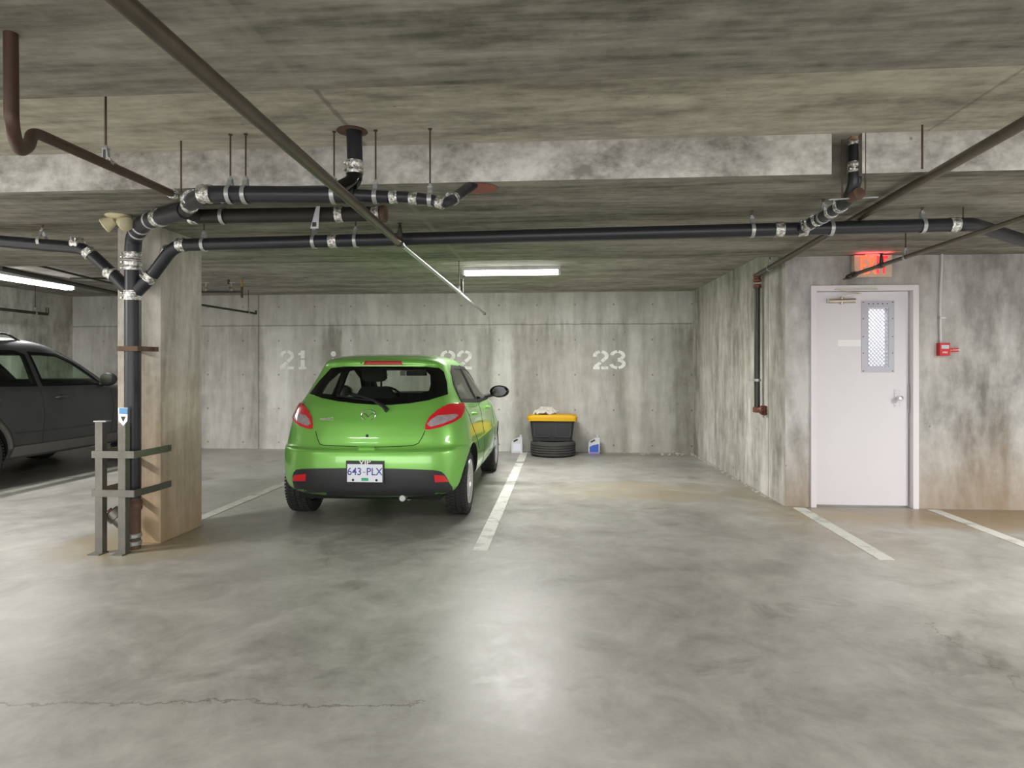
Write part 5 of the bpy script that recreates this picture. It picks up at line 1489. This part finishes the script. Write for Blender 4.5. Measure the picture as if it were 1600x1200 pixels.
for y_ in (0, WBG):
    for sg in (-1, 1): wheel(gc, (sg * 0.728, y_, RG), sg, RG, 0.195, 0.195, 7)
# cabin
mb = MB(); mb.box((-0.66, -0.35, 0.40), (0.66, 2.1, 0.46)); mb.box((-0.62, 1.70, 0.6), (0.62, 1.98, 0.98)); build('dashboard', mb, M['seat'], gc, bevel=0.03)
seat(gc, -0.32, 1.20, 0.58); seat(gc, 0.47, 1.34, 0.54)
mb = MB(); m_ = frame_mat((0, 0.28, 0.55), (1, 0, 0), (0, -0.3, 1)); mb.prism([(-.60, 0), (.60, 0), (.60, .42), (.5, .47), (-.5, .47), (-.60, .42)], 0.12, 0, m_); mb.box((-0.6, 0.25, 0.42), (0.6, 0.75, 0.6)); build('rear_bench', mb, M['seat'], gc, bevel=0.02)
mb = MB(); sw = Vector((-0.36, 1.52, 0.95)); tilt = Matrix.Rotation(radians(-62), 4, 'X'); rp = [sw + (tilt @ Vector((0.19 * cos(a), 0.19 * sin(a), 0))) for a in [2 * pi * k / 28 for k in range(29)]]
mb.tube(rp, 0.014, 8, cap=False); mb.tube([sw, sw + tilt @ Vector((0, 0, -0.2))], 0.03, 8)
for a in (0, 180, 270): mb.tube([sw, sw + tilt @ Vector((0.19 * cos(radians(a)), 0.19 * sin(radians(a)), 0))], 0.016, 6)
build('steering_wheel', mb, M['black'], gc, smooth=True)
mb = MB(); mb.box((-0.12, 1.44, 1.25), (0.12, 1.47, 1.31)); mb.tube([(0, 1.47, 1.28), (0, 1.52, 1.36)], 0.008, 6); build('rear_view_mirror', mb, M['black'], gc, bevel=0.008)
mb = MB(); mb.box((-0.19, 1.435, 1.25), (-0.13, 1.45, 1.31)); build('hanging_card', mb, M['paper'], gc)

# ---- charcoal SUV on the left, seen from its right side
sl_ = Vector(((-6.42 - 0.86) * .965, 6.72 * .965, 0)); srz = radians(0.0)
sc_ = thing('car', 'dusty charcoal crossover parked behind the column at the left edge', 'car', sl_, srz, None, local=True)
sc_.scale = (0.965, 0.965, 0.99)
S_ROWS = [
    (0.30, -0.80, 3.38, 0.80, .40, .6),
    (0.40, -0.86, 3.46, 0.845, .42, .65),
    (0.55, -0.88, 3.50, 0.86, .45, .7),
    (0.72, -0.87, 3.50, 0.865, .45, .75),
    (0.88, -0.85, 3.45, 0.862, .45, .8),
    (1.00, -0.83, 3.30, 0.852, .45, .9),
    (1.08, -0.81, 2.95, 0.835, .45, .9),
    (1.14, -0.79, 2.62, 0.81, .45, .9),
    (1.20, -0.76, 2.45, 0.785, .42, .8),
    (1.32, -0.68, 2.22, 0.745, .38, .7),
    (1.44, -0.60, 1.98, 0.70, .35, .6),
    (1.54, -0.55, 1.74, 0.66, .33, .55),
    (1.64, -0.52, 1.50, 0.61, .30, .5),
    (1.70, -0.40, 1.20, 0.53, .28, .45),
    (1.73, -0.15, 0.90, 0.40, .25, .35),
    (1.74, 0.05, 0.70, 0.22, .2, .2),
]
sbody = tmp_obj(car_body(S_ROWS, 4))
sbvh = BVHTree.FromPolygons([v.co.copy() for v in sbody.data.vertices], [tuple(p.vertices) for p in sbody.data.polygons])
scar = Car(sc_, sl_, srz, sbvh)
WBS = 2.75; RSU = 0.36
sw_r = [(0.02, 1.17), (0.86, 1.155), (0.82, 1.50), (0.70, 1.54), (0.10, 1.54), (-0.06, 1.44)]
sw_f = [(0.98, 1.155), (2.05, 1.135), (1.86, 1.26), (1.62, 1.41), (1.36, 1.51), (0.92, 1.53)]
sw_q = [(-0.62, 1.20), (-0.10, 1.18), (-0.16, 1.45), (-0.40, 1.47)]
sws = [(-0.66, 1.19), (0.66, 1.19), (0.60, 1.38), (0.54, 1.54), (-0.54, 1.54), (-0.60, 1.38)]
cuts = [tmp_obj(car_body([(0.5, -.6, 2.6, .76, .3, .5), (1.05, -.58, 2.6, .76, .3, .5), (1.18, -.55, 2.36, .73, .3, .5), (1.32, -.5, 2.12, .69, .3, .5), (1.46, -.44, 1.86, .645, .3, .5), (1.56, -.38, 1.60, .59, .3, .5), (1.625, -.2, 1.25, .5, .3, .4)], 3), 1)]
cuts.append(tmp_obj(scar.prism(sws, front, -1.0, 0.3), 1))
cuts.append(tmp_obj(scar.prism([(-0.55, 1.2), (0.55, 1.2), (0.50, 1.5), (-0.50, 1.5)], rearv, -0.5, 0.2), 1))
for w_ in (sw_r, sw_f, sw_q):
    a = scar.prism(w_, side, -0.3, 0.15); b = MB(); b.add([Vector((-v.x, v.y, v.z)) for v in a.v], [f[::-1] for f in a.f]); cuts += [tmp_obj(a, 1), tmp_obj(b, 1)]
for y_ in (0, WBS):
    for sg in (-1, 1):
        q = MB(); q.tube([(sg * 0.55, y_, RSU + 0.015), (sg * 1.2, y_, RSU + 0.015)], RSU + 0.055, 40); cuts.append(tmp_obj(q, 1))
carve(sbody, cuts)
bm_ = MB(); bm_.v = [v.co.copy() for v in sbody.data.vertices]; bm_.f = [tuple(p.vertices) for p in sbody.data.polygons]; bm_.mi = [min(1, p.material_index) for p in sbody.data.polygons]
tm = sbody.data; bpy.data.objects.remove(sbody); bpy.data.meshes.remove(tm)
build('body', bm_, [M['suv'], M['underbody']], sc_, smooth=True, sharp=32, fix=False)
for w_ in (sw_r, sw_f, sw_q): frame_window(scar, w_, M['trim_black'], M['glass_suv'])
frame_window(scar, sws, M['black'], M['glass_suv'], 0.04, 'windscreen', front)
frame_window(scar, [(-0.55, 1.2), (0.55, 1.2), (0.50, 1.5), (-0.50, 1.5)], M['black'], M['glass_suv'], 0.04, 'rear_window', rearv)
for sg in (-1, 1):
    rs_ = (lambda sg: (lambda u, v: (Vector((5 * sg, u, v)), Vector((-sg, 0, 0)))))(sg)
    for pts in ([(0.90, 1.12), (0.93, 0.8), (0.90, 0.44)], [(2.16, 1.06), (2.20, 0.8), (2.14, 0.44)], [(-0.12, 1.12), (0.02, 0.95), (0.28, 0.80), (0.44, 0.62), (0.50, 0.45)]):
        scar.ribbon('door_seam', pts, rs_, M['black'], 0.004)
    scar.panel('lower_cladding', [(0.46, 0.34), (2.30, 0.34), (2.26, 0.45), (0.48, 0.45)], rs_, M['suv_clad'], off=0.02, depth=0.03, grid=0.08)
    scar.ribbon('body_crease', [(0.5, 0.60), (1.3, 0.59), (2.2, 0.60)], rs_, M['suv'], 0.008)
    for yy in (0.22, 1.22):
        h_ = scar.hit(rs_(yy, 0.99)); mb = MB(); mb.tube([h_[0] + Vector((sg * -.01, -.10, 0)), h_[0] + Vector((sg * .03, -.08, 0)), h_[0] + Vector((sg * .035, .07, .0)), h_[0] + Vector((sg * -.01, .10, 0))], 0.015, 10); hd_ = build('door_handle', mb, M['suv'], sc_, smooth=True)
        mb = MB(); mb.v = []; mb.lathe([(0.045, 0.0), (0.035, 0.004), (0, 0.004)], (0, 0, 0), (sg, 0, 0), 18); mb.v = [Vector((v.x, v.y * 1.2, v.z * 0.8)) + h_[0] for v in mb.v]; build('handle_cup', mb, M['black'], hd_)
    # wheel-arch lips
    for y_ in (0, WBS):
        q = []
        for k in range(25):
            a = pi * k / 24; u, v = y_ + (RSU + 0.085) * cos(a), RSU + 0.015 + (RSU + 0.085) * sin(a)
            if v > 0.40:
                h_ = scar.hit(rs_(u, v))
                if h_[0] is not None: q.append(h_[0])
        mb = MB(); mb.tube(q, 0.028, 8); build('arch_lip', mb, M['suv_clad'], sc_, smooth=True)
    b0_ = scar.hit(rs_(1.98, 1.12))[0]; mc = b0_ + Vector((sg * 0.13, 0.0, 0.08))
    mb = MB(); mb.lathe([(0.0, -0.05), (0.07, -0.048), (0.085, -0.03), (0.082, 0.02), (0.05, 0.07), (0, 0.085)], (0, 0, 0), (0, 1, 0), 22)
    mb.v = [Vector((v.x * 1.35, v.y, v.z * 1.05)) + mc for v in mb.v]; mr = build('wing_mirror', mb, M['black'], sc_, smooth=True)
    mb = MB(); mb.tube([b0_ + Vector((-sg * 0.02, 0.02, 0)), mc + Vector((-sg * 0.03, 0.01, -0.04))], 0.03, 10); build('mirror_foot', mb, M['black'], mr, smooth=True)
    mb = MB(); mb.lathe([(0.0, 0), (0.066, 0), (0.068, 0.004), (0, 0.004)], (0, 0, 0), (0, -1, 0), 22); mb.v = [Vector((v.x * 1.35, v.y, v.z)) + mc + Vector((0, -0.0495, 0)) for v in mb.v]; build('mirror_glass', mb, M['chrome'], mr)
    # roof rail
    mb = MB(); mb.tube(fillet([(sg * 0.56, -0.42, 1.66), (sg * 0.56, -0.30, 1.745), (sg * 0.555, 0.72, 1.76), (sg * 0.55, 0.90, 1.68)], 0.08), 0.014, 10); build('roof_rail', mb, M['black'], sc_, smooth=True)
    scar.panel('headlamp', [(3.0, 0.80), (3.38, 0.80), (3.30, 0.98), (2.86, 0.98)], rs_, M['lens_clear'], off=0.01, depth=0.02, grid=0.06)
    scar.panel('tail_lamp', [(-0.78, 0.85), (-0.55, 0.88), (-0.58, 1.14), (-0.72, 1.14)], rs_, M['lens_red'], off=0.01, depth=0.02, grid=0.06)
for y_ in (0, WBS):
    for sg in (-1, 1): wheel(sc_, (sg * 0.745, y_, RSU), sg, RSU, 0.225, 0.225, 5)
mb = MB(); mb.box((-0.7, -0.5, 0.40), (0.7, 2.6, 0.52)); build('cabin_floor', mb, M['underbody'], sc_)
mb = MB(); mb.box((-0.66, 2.05, 0.7), (0.66, 2.4, 1.06)); build('dashboard', mb, M['seat'], sc_, bevel=0.03)
seat(sc_, -0.37, 0.66, 0.64); seat(sc_, 0.37, 0.66, 0.64); seat(sc_, -0.37, -0.10, 0.64); seat(sc_, 0.37, -0.10, 0.64)
